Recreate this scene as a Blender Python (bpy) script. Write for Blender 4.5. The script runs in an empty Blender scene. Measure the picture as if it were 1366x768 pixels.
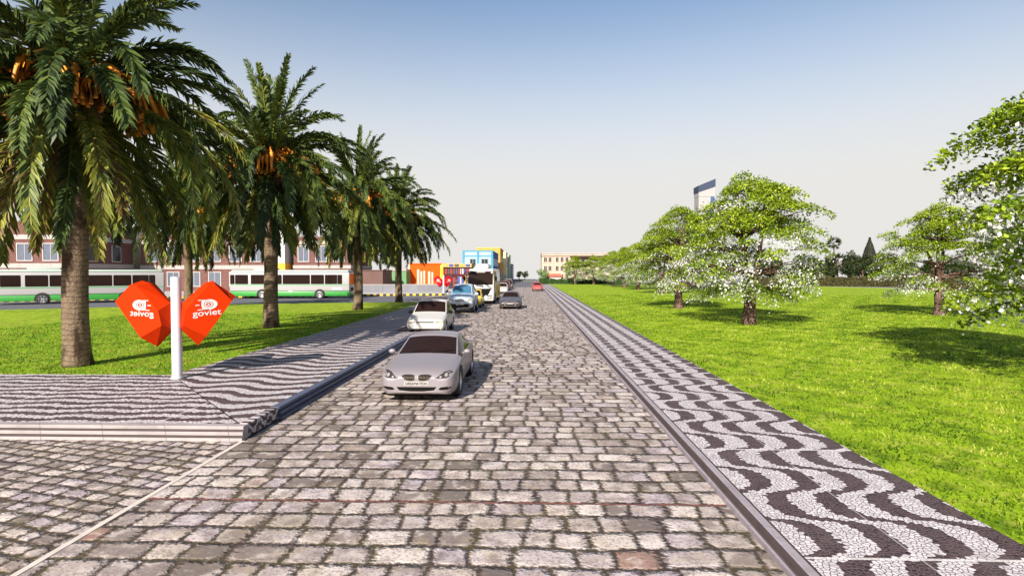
import bpy, bmesh, math, random
import numpy as np
from mathutils import Vector, Matrix
from mathutils.bvhtree import BVHTree
SC = bpy.context.scene
COL = SC.collection
R = math.radians
PI = math.pi
random.seed(7)

# ------------------------------------------------------------------ nodes
class G:
    """small helper round a material's node tree"""
    def __init__(s, name):
        s.m = bpy.data.materials.new(name); s.m.use_nodes = True
        s.nt = s.m.node_tree; s.b = s.nt.nodes['Principled BSDF']; s.out = s.nt.nodes['Material Output']
    def n(s, t, **k):
        o = s.nt.nodes.new(t)
        for a, v in k.items(): setattr(o, a, v)
        return o
    def put(s, sock, v):
        if isinstance(v, bpy.types.NodeSocket): s.nt.links.new(v, sock)
        else: sock.default_value = v
    def f(s, op, *a, clamp=False):
        o = s.n('ShaderNodeMath', operation=op, use_clamp=clamp)
        for i, v in enumerate(a): s.put(o.inputs[i], v)
        return o.outputs[0]
    def mix(s, fac, a, b, mode='MIX'):
        o = s.n('ShaderNodeMix', data_type='RGBA', blend_type=mode)
        s.put(o.inputs[0], fac)
        s.put(o.inputs[6], a if not isinstance(a, tuple) else (*a, 1)[:4])
        s.put(o.inputs[7], b if not isinstance(b, tuple) else (*b, 1)[:4])
        return o.outputs[2]
    def step(s, lo, hi, v):
        o = s.n('ShaderNodeMapRange', interpolation_type='SMOOTHSTEP')
        s.put(o.inputs[0], v); s.put(o.inputs[1], lo); s.put(o.inputs[2], hi)
        return o.outputs[0]
    def pos(s):
        return s.n('ShaderNodeTexCoord').outputs['Object']
    def xyz(s, v):
        o = s.n('ShaderNodeSeparateXYZ'); s.put(o.inputs[0], v); return o.outputs
    def vec(s, x, y, z=0.0):
        o = s.n('ShaderNodeCombineXYZ')
        for i, v in enumerate((x, y, z)): s.put(o.inputs[i], v)
        return o.outputs[0]
    def noise(s, scale, detail=2.0, v=None, rough=.5):
        o = s.n('ShaderNodeTexNoise'); o.inputs['Scale'].default_value = scale
        o.inputs['Detail'].default_value = detail; o.inputs['Roughness'].default_value = rough
        s.put(o.inputs['Vector'], v if v is not None else s.pos())
        return o.outputs['Fac']
    def white(s, x, y=0.0, z=0.0):
        o = s.n('ShaderNodeTexWhiteNoise', noise_dimensions='3D')
        s.put(o.inputs['Vector'], s.vec(x, y, z)); return o.outputs['Value']
    def ramp(s, fac, stops, interp='LINEAR'):
        o = s.n('ShaderNodeValToRGB'); cr = o.color_ramp; cr.interpolation = interp
        while len(cr.elements) < len(stops): cr.elements.new(.5)
        for e, (p, c) in zip(cr.elements, stops): e.position = p; e.color = (*c, 1)
        s.put(o.inputs[0], fac); return o.outputs[0]
    def bump(s, h, dist=.02, strength=1.0):
        o = s.n('ShaderNodeBump'); s.put(o.inputs['Height'], h)
        o.inputs['Distance'].default_value = dist; o.inputs['Strength'].default_value = strength
        s.nt.links.new(o.outputs[0], s.b.inputs['Normal'])
    def set(s, col=None, rough=None, metal=None, spec=None, coat=None):
        for k, v in (('Base Color', col), ('Roughness', rough), ('Metallic', metal), ('Specular IOR Level', spec), ('Coat Weight', coat)):
            if v is not None: s.put(s.b.inputs[k], (*v, 1) if isinstance(v, tuple) and len(v) == 3 else v)
        return s.m

def pm(name, c, rough=.6, var=.12, scale=4, metal=None, spec=None, coat=None, bump=0):
    """plain surface: a colour with slight procedural unevenness"""
    g = G(name)
    n = g.noise(scale, 4)
    col = g.mix(n, tuple(max(0, x*(1-var)) for x in c), tuple(min(1, x*(1+var)) for x in c))
    if bump: g.bump(n, bump)
    return g.set(col, rough, metal, spec, coat)

# ------------------------------------------------------------------ meshes
class MB:
    def __init__(s): s.v = []; s.f = []; s.mi = []; s.t = []
    def add(s, vs, fs, mi=0, t=0.5):
        o = len(s.v); s.v += [tuple(p) for p in vs]
        for q in fs: s.f.append(tuple(o+i for i in q)); s.mi.append(mi); s.t.append(t)
    def box(s, x0, x1, y0, y1, z0, z1, mi=0, t=.5):
        vs = [(x, y, z) for z in (z0, z1) for y in (y0, y1) for x in (x0, x1)]
        s.add(vs, [(0,2,3,1),(4,5,7,6),(0,1,5,4),(2,6,7,3),(0,4,6,2),(1,3,7,5)], mi, t)
    def tube(s, pts, rad, n=8, mi=0, cap=True, t=.5, wob=0):
        pts = [Vector(p) for p in pts]; rings = []
        for i, p in enumerate(pts):
            d = (pts[min(i+1, len(pts)-1)] - pts[max(i-1, 0)]).normalized()
            a = d.orthogonal().normalized() if abs(d.z) < .95 else Vector((1, 0, 0))
            a = (a - d*a.dot(d)).normalized(); b = d.cross(a)
            r = rad[i] if isinstance(rad, (list, tuple)) else rad
            rings.append([p + (a*math.cos(2*PI*k/n) + b*math.sin(2*PI*k/n))*r*(1+wob*random.uniform(-1, 1)) for k in range(n)])
        vs = [p for rg in rings for p in rg]; fs = []
        for i in range(len(pts)-1):
            for k in range(n):
                fs.append((i*n+k, i*n+(k+1) % n, (i+1)*n+(k+1) % n, (i+1)*n+k))
        if cap: fs.append(tuple(range(n))[::-1]); fs.append(tuple((len(pts)-1)*n+k for k in range(n)))
        s.add(vs, fs, mi, t)
    def lathe(s, prof, axis='Z', c=(0, 0, 0), n=20, mi=0):
        vs = []
        for r, h in prof:
            for k in range(n):
                a = 2*PI*k/n; u, w = r*math.cos(a), r*math.sin(a)
                p = (u, w, h) if axis == 'Z' else (h, u, w) if axis == 'X' else (u, h, w)
                vs.append((c[0]+p[0], c[1]+p[1], c[2]+p[2]))
        fs = [(i*n+k, i*n+(k+1) % n, (i+1)*n+(k+1) % n, (i+1)*n+k) for i in range(len(prof)-1) for k in range(n)]
        s.add(vs, fs, mi)
    def ell(s, c, r, n=14, m=8, mi=0):
        vs = []; fs = []
        for i in range(m+1):
            th = PI*i/m
            for k in range(n):
                ph = 2*PI*k/n
                vs.append((c[0]+r[0]*math.sin(th)*math.cos(ph), c[1]+r[1]*math.sin(th)*math.sin(ph), c[2]+r[2]*math.cos(th)))
        for i in range(m):
            for k in range(n): fs.append((i*n+k, (i+1)*n+k, (i+1)*n+(k+1) % n, i*n+(k+1) % n))
        s.add(vs, fs, mi)
    def prism(s, poly, y0, y1, mi=0):
        """polygon in x,z extruded along y"""
        n = len(poly)
        vs = [(x, y0, z) for x, z in poly] + [(x, y1, z) for x, z in poly]
        s.add(vs, [tuple(range(n)), tuple(range(2*n-1, n-1, -1))] + [(i, i+n, (i+1) % n+n, (i+1) % n) for i in range(n)], mi)
    def sweep(s, prof, path, mi=0, mis=None):
        """profile (offset to the right of the path, height) along a ground path, mitred"""
        P = [Vector(p) for p in path]; rings = []
        for i, p in enumerate(P):
            d0 = (p-P[i-1]).normalized() if i else (P[1]-p).normalized()
            d1 = (P[i+1]-p).normalized() if i < len(P)-1 else d0
            n0 = Vector((d0.y, -d0.x)); n1 = Vector((d1.y, -d1.x))
            b = (n0+n1).normalized(); k = 1/max(.4, b.dot(n0))
            rings.append([(p.x+b.x*o*k, p.y+b.y*o*k, z) for o, z in prof])
        n = len(prof)
        vs = [q for r_ in rings for q in r_]
        fs = [(i*n+k, i*n+k+1, (i+1)*n+k+1, (i+1)*n+k) for i in range(len(P)-1) for k in range(n-1)]
        s.add(vs, fs, mi)
        if mis:
            for i in range(len(P)-1):
                for k in range(n-1): s.mi[len(s.mi)-len(fs)+i*(n-1)+k] = mis[k]
        s.add([vs[k] for k in range(n)], [tuple(range(n))], mi); s.add([vs[(len(P)-1)*n+k] for k in range(n)], [tuple(range(n-1, -1, -1))], mi)
    def mesh(s, name, mats, smooth=False, tint=False):
        me = bpy.data.meshes.new(name); me.from_pydata(s.v, [], s.f)
        for m in (mats if isinstance(mats, (list, tuple)) else [mats]): me.materials.append(m)
        me.polygons.foreach_set('material_index', s.mi)
        if smooth: me.polygons.foreach_set('use_smooth', [True]*len(s.f))
        if tint:
            a = me.attributes.new('tint', 'FLOAT', 'FACE'); a.data.foreach_set('value', s.t)
        me.update(); return me
    def obj(s, name, mats, parent=None, smooth=False, tint=False, fix=True):
        me = s.mesh(name, mats, smooth, tint)
        if fix and len(s.f) < 6000:
            bm = bmesh.new(); bm.from_mesh(me); bmesh.ops.recalc_face_normals(bm, faces=bm.faces); bm.to_mesh(me); bm.free()
        return link(bpy.data.objects.new(name, me), parent)

def link(o, parent=None):
    COL.objects.link(o)
    if parent is not None: o.parent = parent
    return o
def tag(o, label, cat, group=None):
    o['label'] = label; o['category'] = cat
    if group: o['group'] = group
    return o
def thing(name, label, cat, loc=(0, 0, 0), rz=0, group=None):
    o = link(bpy.data.objects.new(name, None)); o.empty_display_size = .2
    o.location = loc; o.rotation_euler = (0, 0, rz)
    return tag(o, label, cat, group)
def struct(o, kind='structure'):
    o['kind'] = kind; return o
def kids(o): return [c for c in COL.objects if c.parent == o]
def dup(o, parent=None):
    c = o.copy(); COL.objects.link(c); c.parent = parent
    for ch in kids(o): dup(ch, c)
    return c
def place(o, label, loc, rz=0, sc=1, cat=None):
    o['label'] = label; o.location = loc; o.rotation_euler = (0, 0, rz)
    o.scale = (sc, sc, sc) if not isinstance(sc, tuple) else sc
    return o
def autosmooth(o, ang=35):
    me = o.data
    me.polygons.foreach_set('use_smooth', [True]*len(me.polygons))
    me.set_sharp_from_angle(angle=R(ang))
def bevel(o, w=.02, seg=2):
    bm = bmesh.new(); bm.from_mesh(o.data)
    bmesh.ops.bevel(bm, geom=[e for e in bm.edges if len(e.link_faces) == 2 and e.calc_face_angle(0) > R(30)], offset=w, segments=seg, affect='EDGES', profile=.5)
    bm.to_mesh(o.data); bm.free(); autosmooth(o)
    return o
def text_mesh(body, size, name, mat, parent, mtx, depth=.004, sx=1.0, bold=0.0):
    cu = bpy.data.curves.new(name, 'FONT'); cu.body = body; cu.size = size; cu.extrude = depth
    cu.align_x = 'CENTER'; cu.align_y = 'CENTER'; cu.offset = bold; cu.resolution_u = 4
    t = bpy.data.objects.new(name, cu); COL.objects.link(t)
    bpy.context.view_layer.update()
    me = bpy.data.meshes.new_from_object(t.evaluated_get(bpy.context.evaluated_depsgraph_get()))
    bpy.data.objects.remove(t); bpy.data.curves.remove(cu)
    me.transform(mtx @ Matrix.Diagonal((sx, 1, 1, 1))); me.materials.clear(); me.materials.append(mat); me.name = name
    return link(bpy.data.objects.new(name, me), parent)
# ------------------------------------------------------------------ camera, light, sky
cam = bpy.data.cameras.new('camera'); co = link(bpy.data.objects.new('camera', cam))
co.location = (0, 0, 3.0); co.rotation_euler = (R(90-1.545), 0, R(1.66))
cam.lens = 20.03; cam.sensor_width = 36; cam.clip_start = .05; cam.clip_end = 4000
SC.camera = co
SUN_EL, SUN_AZ = 30.0, 19.0
sd = Vector((math.sin(R(SUN_AZ))*math.cos(R(SUN_EL)), math.cos(R(SUN_AZ))*math.cos(R(SUN_EL)), -math.sin(R(SUN_EL))))
sl = bpy.data.lights.new('sun', 'SUN'); sl.energy = 5.0; sl.angle = R(.5); sl.color = (1, .93, .82)
so = link(bpy.data.objects.new('sun', sl)); so.rotation_euler = sd.to_track_quat('-Z', 'Y').to_euler(); so.location = (-20, -40, 40)
w = bpy.data.worlds.new('World'); SC.world = w; w.use_nodes = True
nt = w.node_tree; bg = nt.nodes['Background']
sk = nt.nodes.new('ShaderNodeTexSky'); sk.sky_type = 'NISHITA'; sk.sun_disc = False
sk.sun_elevation = R(SUN_EL); sk.sun_rotation = R(180+SUN_AZ); sk.air_density = 1.0; sk.dust_density = 1.2; sk.ozone_density = 1.0
# milky air near the horizon, as in the photograph: part of the sky itself, seen from anywhere
tc = nt.nodes.new('ShaderNodeTexCoord'); sp = nt.nodes.new('ShaderNodeSeparateXYZ'); nt.links.new(tc.outputs['Generated'], sp.inputs[0])
mr = nt.nodes.new('ShaderNodeMapRange'); mr.interpolation_type = 'SMOOTHSTEP'
mr.inputs[1].default_value = .10; mr.inputs[2].default_value = .47; mr.inputs[3].default_value = 1.0; mr.inputs[4].default_value = .0
nt.links.new(sp.outputs[2], mr.inputs[0])
mx = nt.nodes.new('ShaderNodeMix'); mx.data_type = 'RGBA'
nt.links.new(mr.outputs[0], mx.inputs[0]); nt.links.new(sk.outputs[0], mx.inputs[6]); mx.inputs[7].default_value = (5.15, 5.02, 4.82, 1)
nt.links.new(mx.outputs[2], bg.inputs[0]); bg.inputs[1].default_value = .08
SC.view_settings.view_transform = 'Standard'; SC.view_settings.look = 'None'
SC.view_settings.exposure = 1.0; SC.view_settings.gamma = 1
SC.render.film_transparent = False
SC.cycles.use_denoising = True
SC.cycles.max_bounces = 6; SC.cycles.transparent_max_bounces = 6

# ------------------------------------------------------------------ ground materials
def cobble(name, h=.41, w0=.45, w1=.16, rot=0.0, seams=(), dark=1.0):
    g = G(name); P = g.pos(); s = g.xyz(P)
    x, y = s[0], s[1]
    if rot:
        c, q = math.cos(rot), math.sin(rot)
        x, y = g.f('ADD', g.f('MULTIPLY', x, c), g.f('MULTIPLY', y, q)), g.f('SUBTRACT', g.f('MULTIPLY', y, c), g.f('MULTIPLY', x, q))
    nA = g.noise(.8, 2); nB = g.noise(.8, 2, g.vec(g.f('ADD', x, 31.0), y))
    nC = g.noise(7, 2); nD = g.noise(7, 2, g.vec(x, g.f('ADD', y, 17.0)))
    x = g.f('ADD', x, g.f('ADD', g.f('MULTIPLY', g.f('SUBTRACT', nA, .5), .25), g.f('MULTIPLY', g.f('SUBTRACT', nC, .5), .05)))
    y = g.f('ADD', y, g.f('ADD', g.f('MULTIPLY', g.f('SUBTRACT', nB, .5), .22), g.f('MULTIPLY', g.f('SUBTRACT', nD, .5), .05)))
    row = g.f('FLOOR', g.f('DIVIDE', y, h)); fy = g.f('FRACT', g.f('DIVIDE', y, h))
    r1 = g.white(row, 3.3); r2 = g.white(row, 9.1)
    wd = g.f('ADD', w0-.5*w1, g.f('MULTIPLY', r2, w1))
    u0 = g.f('ADD', g.f('DIVIDE', x, wd), g.f('MULTIPLY', r1, 7.0))
    u = g.f('ADD', u0, g.f('MULTIPLY', g.f('SINE', g.f('ADD', g.f('MULTIPLY', u0, 2.1), g.f('MULTIPLY', r1, 40.0))), .16))
    cell = g.f('FLOOR', u); fx = g.f('FRACT', u)
    dx = g.f('MULTIPLY', g.f('MINIMUM', fx, g.f('SUBTRACT', 1.0, fx)), wd)
    dy = g.f('MULTIPLY', g.f('MINIMUM', fy, g.f('SUBTRACT', 1.0, fy)), h)
    o = g.n('ShaderNodeMath', operation='SMOOTH_MIN'); g.put(o.inputs[0], dx); g.put(o.inputs[1], dy); o.inputs[2].default_value = .09
    chip = g.noise(16, 3)
    e = g.f('ADD', o.outputs[0], g.f('MULTIPLY', g.f('SUBTRACT', chip, .5), .13))
    mask = g.step(.0, .056, e)
    rnd = g.white(cell, row, 1.7); rn2 = g.white(cell, row, 8.2)
    stone = g.ramp(rnd, [(0, (.11, .095, .09)), (.18, (.25, .22, .21)), (.36, (.38, .345, .355)), (.55, (.43, .39, .36)), (.72, (.36, .325, .385)), (.86, (.53, .50, .485)), (.985, (.54, .51, .48)), (.993, (.27, .16, .125)), (1, (.27, .17, .14))])
    sp_ = g.noise(26, 4, rough=.7); big = g.noise(5, 3)
    stone = g.mix(g.f('MULTIPLY', g.step(.47, .62, sp_), .72), stone, (.115, .095, .09))
    stone = g.mix(g.f('MULTIPLY', g.step(.50, .66, big), .5), stone, (.62, .59, .555))
    stone = g.mix(g.f('MULTIPLY', g.step(.54, .68, g.noise(3.1, 4)), .4), stone, (.36, .31, .20))
    stone = g.mix(g.f('MULTIPLY', g.step(.46, .34, big), .55), stone, (.15, .125, .115))
    joint = g.mix(g.step(.42, .62, g.noise(1.1, 3)), (.036, .026, .022), (.056, .046, .022))
    patch = g.f('MULTIPLY', g.step(.50, .70, g.noise(.55, 5)), .6)
    stone = g.mix(patch, stone, (.18, .155, .115))
    stone = g.mix(g.f('MULTIPLY', rn2, .25), stone, (.20, .18, .17))
    col = g.mix(mask, joint, stone)
    for sy in seams:      # thin reddish joint right across the carriageway
        wv = g.f('ADD', s[1], g.f('MULTIPLY', g.f('SUBTRACT', g.noise(3, 2), .5), .05))
        dd = g.f('ABSOLUTE', g.f('SUBTRACT', wv, sy))
        col = g.mix(g.f('MULTIPLY', g.f('SUBTRACT', 1.0, g.step(.012, .034, dd)), .85), col, (.22, .07, .055))
    col = g.mix(1.0, col, (1.06, .975, .94), 'MULTIPLY')
    col = g.mix(g.f('MULTIPLY', g.step(.50, .68, g.noise(1.7, 5, rough=.65)), .42), col, (.10, .075, .06))
    hgt = g.f('ADD', g.f('MULTIPLY', g.step(.0, .075, e), 1.0), g.f('MULTIPLY', sp_, .25))
    g.bump(hgt, .035, .8)
    return g.set(col, g.f('ADD', .62, g.f('MULTIPLY', sp_, .25)), spec=.3)

def waves(name, S, P, A, along='Y', y0=0.0, x0=0.0, thr=.5, tiles=None, lines=(), vs=15.0, skew=0.0, sharp=1.3):
    """black and white stone mosaic laid in waves; every stone is wholly dark or wholly pale"""
    g = G(name); pos = g.pos(); q = g.xyz(pos)
    if along == 'Z': pos = g.vec(q[2], q[1])
    else: pos = g.vec(q[0], q[1])
    v1 = g.n('ShaderNodeTexVoronoi', voronoi_dimensions='2D', feature='F1'); v1.inputs['Scale'].default_value = vs; g.put(v1.inputs['Vector'], pos)
    v2 = g.n('ShaderNodeTexVoronoi', voronoi_dimensions='2D', feature='DISTANCE_TO_EDGE'); v2.inputs['Scale'].default_value = vs; g.put(v2.inputs['Vector'], pos)
    c = g.xyz(v1.outputs['Position']); a, b = c[0], c[1]
    if along == 'X': a, b = c[1], c[0]
    s = g.f('SINE', g.f('MULTIPLY', g.f('SUBTRACT', b, y0), 2*PI/P))
    sh = g.f('MULTIPLY', g.f('ADD', g.f('TANH', g.f('MULTIPLY', s, sharp)), g.f('MULTIPLY', s, .12)), A)
    if skew: sh = g.f('ADD', sh, g.f('MULTIPLY', b, skew))
    t = g.f('FRACT', g.f('DIVIDE', g.f('SUBTRACT', g.f('SUBTRACT', a, sh), x0), S))
    darkm = g.f('LESS_THAN', t, thr)
    rnd = g.xyz(v1.outputs['Color'])[0]
    pale = g.mix(rnd, (.45, .405, .425), (.62, .57, .585)); drk = g.mix(rnd, (.022, .009, .011), (.068, .036, .040))
    stone = g.mix(darkm, pale, drk); jt = g.mix(darkm, (.10, .08, .085), (.13, .098, .102))
    ed = g.step(.03, .12, v2.outputs['Distance'])
    col = g.mix(ed, jt, stone)
    col = g.mix(g.f('MULTIPLY', g.step(.5, .75, g.noise(1.2, 4)), .22), col, (.17, .14, .13))
    for ax, per, off, wd in (tiles or ()):
        u = g.f('ABSOLUTE', g.f('SUBTRACT', g.f('FRACT', g.f('DIVIDE', g.f('SUBTRACT', q[ax], off), per)), .5))
        m = g.f('GREATER_THAN', u, .5-wd/per)
        col = g.mix(g.f('MULTIPLY', m, .8 if ax else .4), col, (.60, .56, .55))
    g.bump(g.f('ADD', ed, g.f('MULTIPLY', rnd, .5)), .010, .7)
    return g.set(col, .62, spec=.35)

def grass_mat(name, dry):
    g = G(name)
    a = g.noise(.35, 4); b = g.noise(4.5, 5, rough=.65); c = g.noise(22, 4, rough=.7)
    col = g.mix(g.step(.3, .7, b), (.095, .19, .003), (.24, .37, .008))
    col = g.mix(g.f('MULTIPLY', g.step(.35, .75, c), .5), col, (.38, .47, .03))
    col = g.mix(g.f('MULTIPLY', g.step(.45, .28, c), .75), col, (.04, .09, .004))
    col = g.mix(g.f('MULTIPLY', g.step(.45, .7, a), .35), col, (.26, .34, .015))
    col = g.mix(g.f('MULTIPLY', g.step(.54, .36, g.noise(1.6, 5, rough=.65)), .65), col, (.05, .10, .003))
    col = g.mix(g.f('MULTIPLY', g.step(.50, .64, g.noise(2.3, 5, rough=.65)), .55), col, (.37, .37, .06))
    if dry:
        q = g.xyz(g.pos()); st = g.noise(1.0, 4, g.vec(g.f('MULTIPLY', q[0], .9), g.f('MULTIPLY', q[1], 2.6)))
        col = g.mix(g.f('MULTIPLY', g.step(.52, .68, st), .6), col, (.26, .22, .045))
        col = g.mix(.0, col, (.07, .17, .015))
    g.bump(g.f('ADD', b, c), .05, .6)
    return g.set(col, .85, spec=.1)
def asphalt(name, c):
    g = G(name); n = g.noise(30, 3); l = g.noise(.5, 4)
    col = g.mix(n, tuple(v*.75 for v in c), tuple(v*1.25 for v in c)); col = g.mix(g.f('MULTIPLY', g.step(.45, .7, l), .4), col, tuple(v*1.5 for v in c))
    return g.set(col, .85, spec=.2)

M = {}
M['cobble'] = cobble('cobbles', seams=(7.35, 17.1))
M['cobble_side'] = cobble('side street cobbles', h=.27, w0=.34, w1=.10, rot=R(-14))
M['wave_right'] = waves('wave mosaic', .64, 1.78, .31, 'Y', y0=5.79, x0=3.35, thr=.46, sharp=2.6, tiles=((1, 3.56, 5.77, .022), (0, 1.33, 3.95, .010)), vs=19)
M['wave_side'] = waves('side pavement mosaic', .44, 1.5, .055, 'X', thr=.50, tiles=((0, 4.2, -2.6, .03),), vs=15, skew=.03)
M['wave_left'] = waves('left pavement mosaic', .66, 1.9, .17, 'X', thr=.48, vs=17, skew=-.10)
M['wave_face'] = waves('kerb end mosaic', .20, .42, .07, 'Z', thr=.5, vs=22)
M['grass_right'] = grass_mat('bright lawn', False); M['grass_left'] = grass_mat('lawn with dry streaks', True)
M['asphalt'] = asphalt('asphalt', (.10, .10, .115)); M['ground'] = asphalt('dusty ground', (.17, .16, .15))
def kerbm(name, c, rough, var, scale, per=1.15):
    g = G(name); q = g.xyz(g.pos()); n = g.noise(scale, 4); st = g.noise(1.4, 5)
    col = g.mix(n, tuple(x*(1-var) for x in c), tuple(x*(1+var) for x in c)); col = g.mix(g.f('MULTIPLY', g.step(.48, .7, st), .35), col, tuple(x*.5 for x in c))
    u = g.f('ABSOLUTE', g.f('SUBTRACT', g.f('FRACT', g.f('DIVIDE', g.f('ADD', q[0], q[1]), per)), .5))
    col = g.mix(g.f('MULTIPLY', g.f('GREATER_THAN', u, .5-.006/per), .7), col, (.05, .04, .04)); g.bump(n, .008); return g.set(col, rough, spec=.3)
M['kerbstone'] = kerbm('kerb stone', (.30, .265, .265), .6, .18, 6); M['kerb_dark'] = kerbm('dark granite kerb', (.27, .235, .26), .6, .25, 8)
M['kerb_groove'] = pm('dark kerb groove', (.085, .062, .062), .7, .3, 7)  # darker stripe colour for the recessed kerb faces
M['kerb_shade'] = kerbm('shade toned kerb', (.075, .088, .135), .5, .3, 7)  # left kerb stone: shade of its sunless road face put into the colour
M['pale_strip'] = pm('pale concrete strip', (.52, .46, .41), .7, .2, 5)
M['kerb_yellow'] = pm('yellow kerb paint', (.55, .38, .03), .6); M['kerb_black'] = pm('black kerb paint', (.025, .024, .024), .6)
M['pavement'] = pm('far pavement', (.36, .34, .33), .8, .2, 3)

def sheet(name, mat, pts, z, kind='structure', drop=None):
    o = MB(); o.add([(x, y, z) for x, y in pts], [tuple(range(len(pts)))])
    return struct(o.obj(name, mat), kind)

# one ground sheet; beyond the crest of the road it falls gently away
b = MB()
ys = [(-60, -.03), (265, -.03), (330, -1.6), (1800, -60)]
b.add([(x, y, z) for y, z in ys for x in (-1500, 1500)], [(2*i, 2*i+1, 2*i+3, 2*i+2) for i in range(3)])
struct(b.obj('ground', M['ground']))
sheet('road', M['cobble'], [(-5.06, -12), (2.58, -12), (2.58, 117), (-12.5, 117), (-12.5, 73), (-12.5, 55.8), (-6.3, 55.3), (-6.3, 26.4), (-5.06, 26.4)], 0.0)
sheet('side_street', M['cobble_side'], [(-60, -12), (-5.12, -12), (-5.12, 10.3), (-60, 10.3)], 0.0)
b = MB(); b.box(-5.13, -5.055, -12, 9.95, -.02, .008); struct(b.obj('road_edge_strip', M['pale_strip']))
sheet('far_road', M['asphalt'], [(-12.5, 117.01), (2.9, 117.01), (3.2, 264), (-9, 264)], -.004)
sheet('cross_street', M['asphalt'], [(-75, 30), (-39, 41.2), (-24.2, 49.8), (-12.52, 53.2), (-12.52, 76.5), (-22, 72.2), (-31.4, 69), (-40, 64.5), (-48, 59.6), (-75, 46)], -.006)
sheet('pavement', M['wave_right'], [(2.80, -12), (5.24, -12), (5.24, 141.5), (2.80, 141.5)], .12)
sheet('pavement', M['wave_side'], [(-60, 10.16), (-5.28, 10.16), (-9.6, 15.0), (-60, 15.0)], .25)
sheet('pavement', M['wave_left'], [(-5.28, 10.20), (-5.28, 26.2), (-6.45, 26.2), (-6.45, 53.6), (-9.6, 53.4), (-9.6, 15.03)], .25)
sheet('lawn', M['grass_left'], [(-75, 15.0), (-9.6, 15.0), (-9.6, 53.4), (-10.6, 53.3), (-24.2, 49.65), (-39.2, 41), (-75, 29)], .246)
sheet('lawn', M['grass_right'], [(5.24, -12), (70, -12), (69, 40), (68, 85), (66, 110), (58, 126), (5.24, 143)], .115)
sheet('path', M['pale_strip'], [(5.24, 143.02), (58, 126.02), (66.02, 110), (68.02, 85), (69.02, 40), (70.02, -12), (71.5, -12), (70.5, 40), (69.5, 86), (67.3, 111), (59, 127.6), (5.24, 144.8)], .10)
# lawn edge below the sheets so that neither floats
b = MB()
b.sweep([(0, .244), (0, -.02)], [(-10.6, 53.3), (-24.2, 49.65), (-39.2, 41), (-75, 29)][::-1]); struct(b.obj('lawn_edge', M['grass_left']))
# right kerb: light lip, sunken channel, broad stone, dark joint
b = MB()
b.sweep([(-.245, -.01), (-.245, .065), (-.215, .070), (-.205, .012), (-.140, .010), (-.130, .118), (-.120, .124), (-.035, .124), (-.028, .06), (-.004, .06), (0, .118), (0, -.01)], [(2.805, -12), (2.805, 141.5)], mis=[0, 0, 1, 1, 1, 0, 0, 1, 1, 1, 0])
struct(b.obj('kerb', [M['kerb_dark'], M['kerb_groove']]))
# left kerb: stepped stone with two ledges, round the corner into the side street
prof = [(-.18, .0), (-.18, .252), (-.012, .252), (0, .240), (0, .195), (-.03, .188), (-.032, .165), (.018, .155), (.03, .143), (.03, .095), (0, .088), (-.004, .066), (.055, .054), (.062, .0)]
gm_ = [0, 0, 0, 0, 1, 1, 1, 0, 0, 1, 1, 1, 0]
b = MB(); b.sweep(prof, [(-60, 9.98), (-5.10, 9.98)], mis=gm_); struct(b.obj('kerb', [M['kerbstone'], M['kerb_groove']]))
b = MB(); b.sweep(prof, [(-5.10, 11.45), (-5.10, 26.2)]); struct(b.obj('kerb', M['kerb_shade']))
b = MB(); b.box(-5.29, -5.108, 10.17, 11.44, 0, .256); o = bevel(b.obj('kerb_end_stone', M['wave_face']), .03, 3); struct(o)
b = MB(); b.sweep([(-.15, .0), (-.15, .252), (0, .252), (.02, 0)], [(-5.28, 26.2), (-6.30, 26.2), (-6.30, 53.6)][::1]); struct(b.obj('kerb', M['kerb_dark']))
# striped kerb on the far side of the cross street, its pavement behind
kp = [(-75, 46), (-56, 55), (-48, 59.6), (-40, 64.5), (-31.4, 69), (-22, 72.2), (-11, 74.6), (-8.8, 78), (-8.3, 117)]
b = MB(); rest = 0; side = 0
for (x0, y0), (x1, y1) in zip(kp, kp[1:]):
    L = math.hypot(x1-x0, y1-y0); ux, uy = (x1-x0)/L, (y1-y0)/L; n = max(1, round(L/.42))
    for i in range(n):
        a0, a1 = L*i/n, L*(i+1)/n-.012
        p = [(x0+ux*a0, y0+uy*a0), (x0+ux*a1, y0+uy*a1)]; q = [(px-uy*.25, py+ux*.25) for px, py in p]
        vs = [(*p[0], -.02), (*p[1], -.02), (*q[1], -.02), (*q[0], -.02), (*p[0], .24), (*p[1], .24), (*q[1], .24), (*q[0], .24)]
        b.add(vs, [(0,1,5,4),(1,2,6,5),(2,3,7,6),(3,0,4,7),(4,5,6,7)], side % 2); side += 1
struct(b.obj('kerb', [M['kerb_yellow'], M['kerb_black']]))
sheet('pavement', M['pavement'], [(x, y+.24) for x, y in kp[:-3]] + [(-11.2, 74.85), (-9.05, 78.1), (-8.56, 117), (-8.5, 262), (-75, 262)], .22)
# yellow road marks near the crest
b = MB()
for i in range(9): b.box(-5.6+i*.95, -5.1+i*.95, 196, 203, -.004, .012)
struct(b.obj('road_marking', pm('worn yellow road paint', (.55, .45, .16), .7)))
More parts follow.
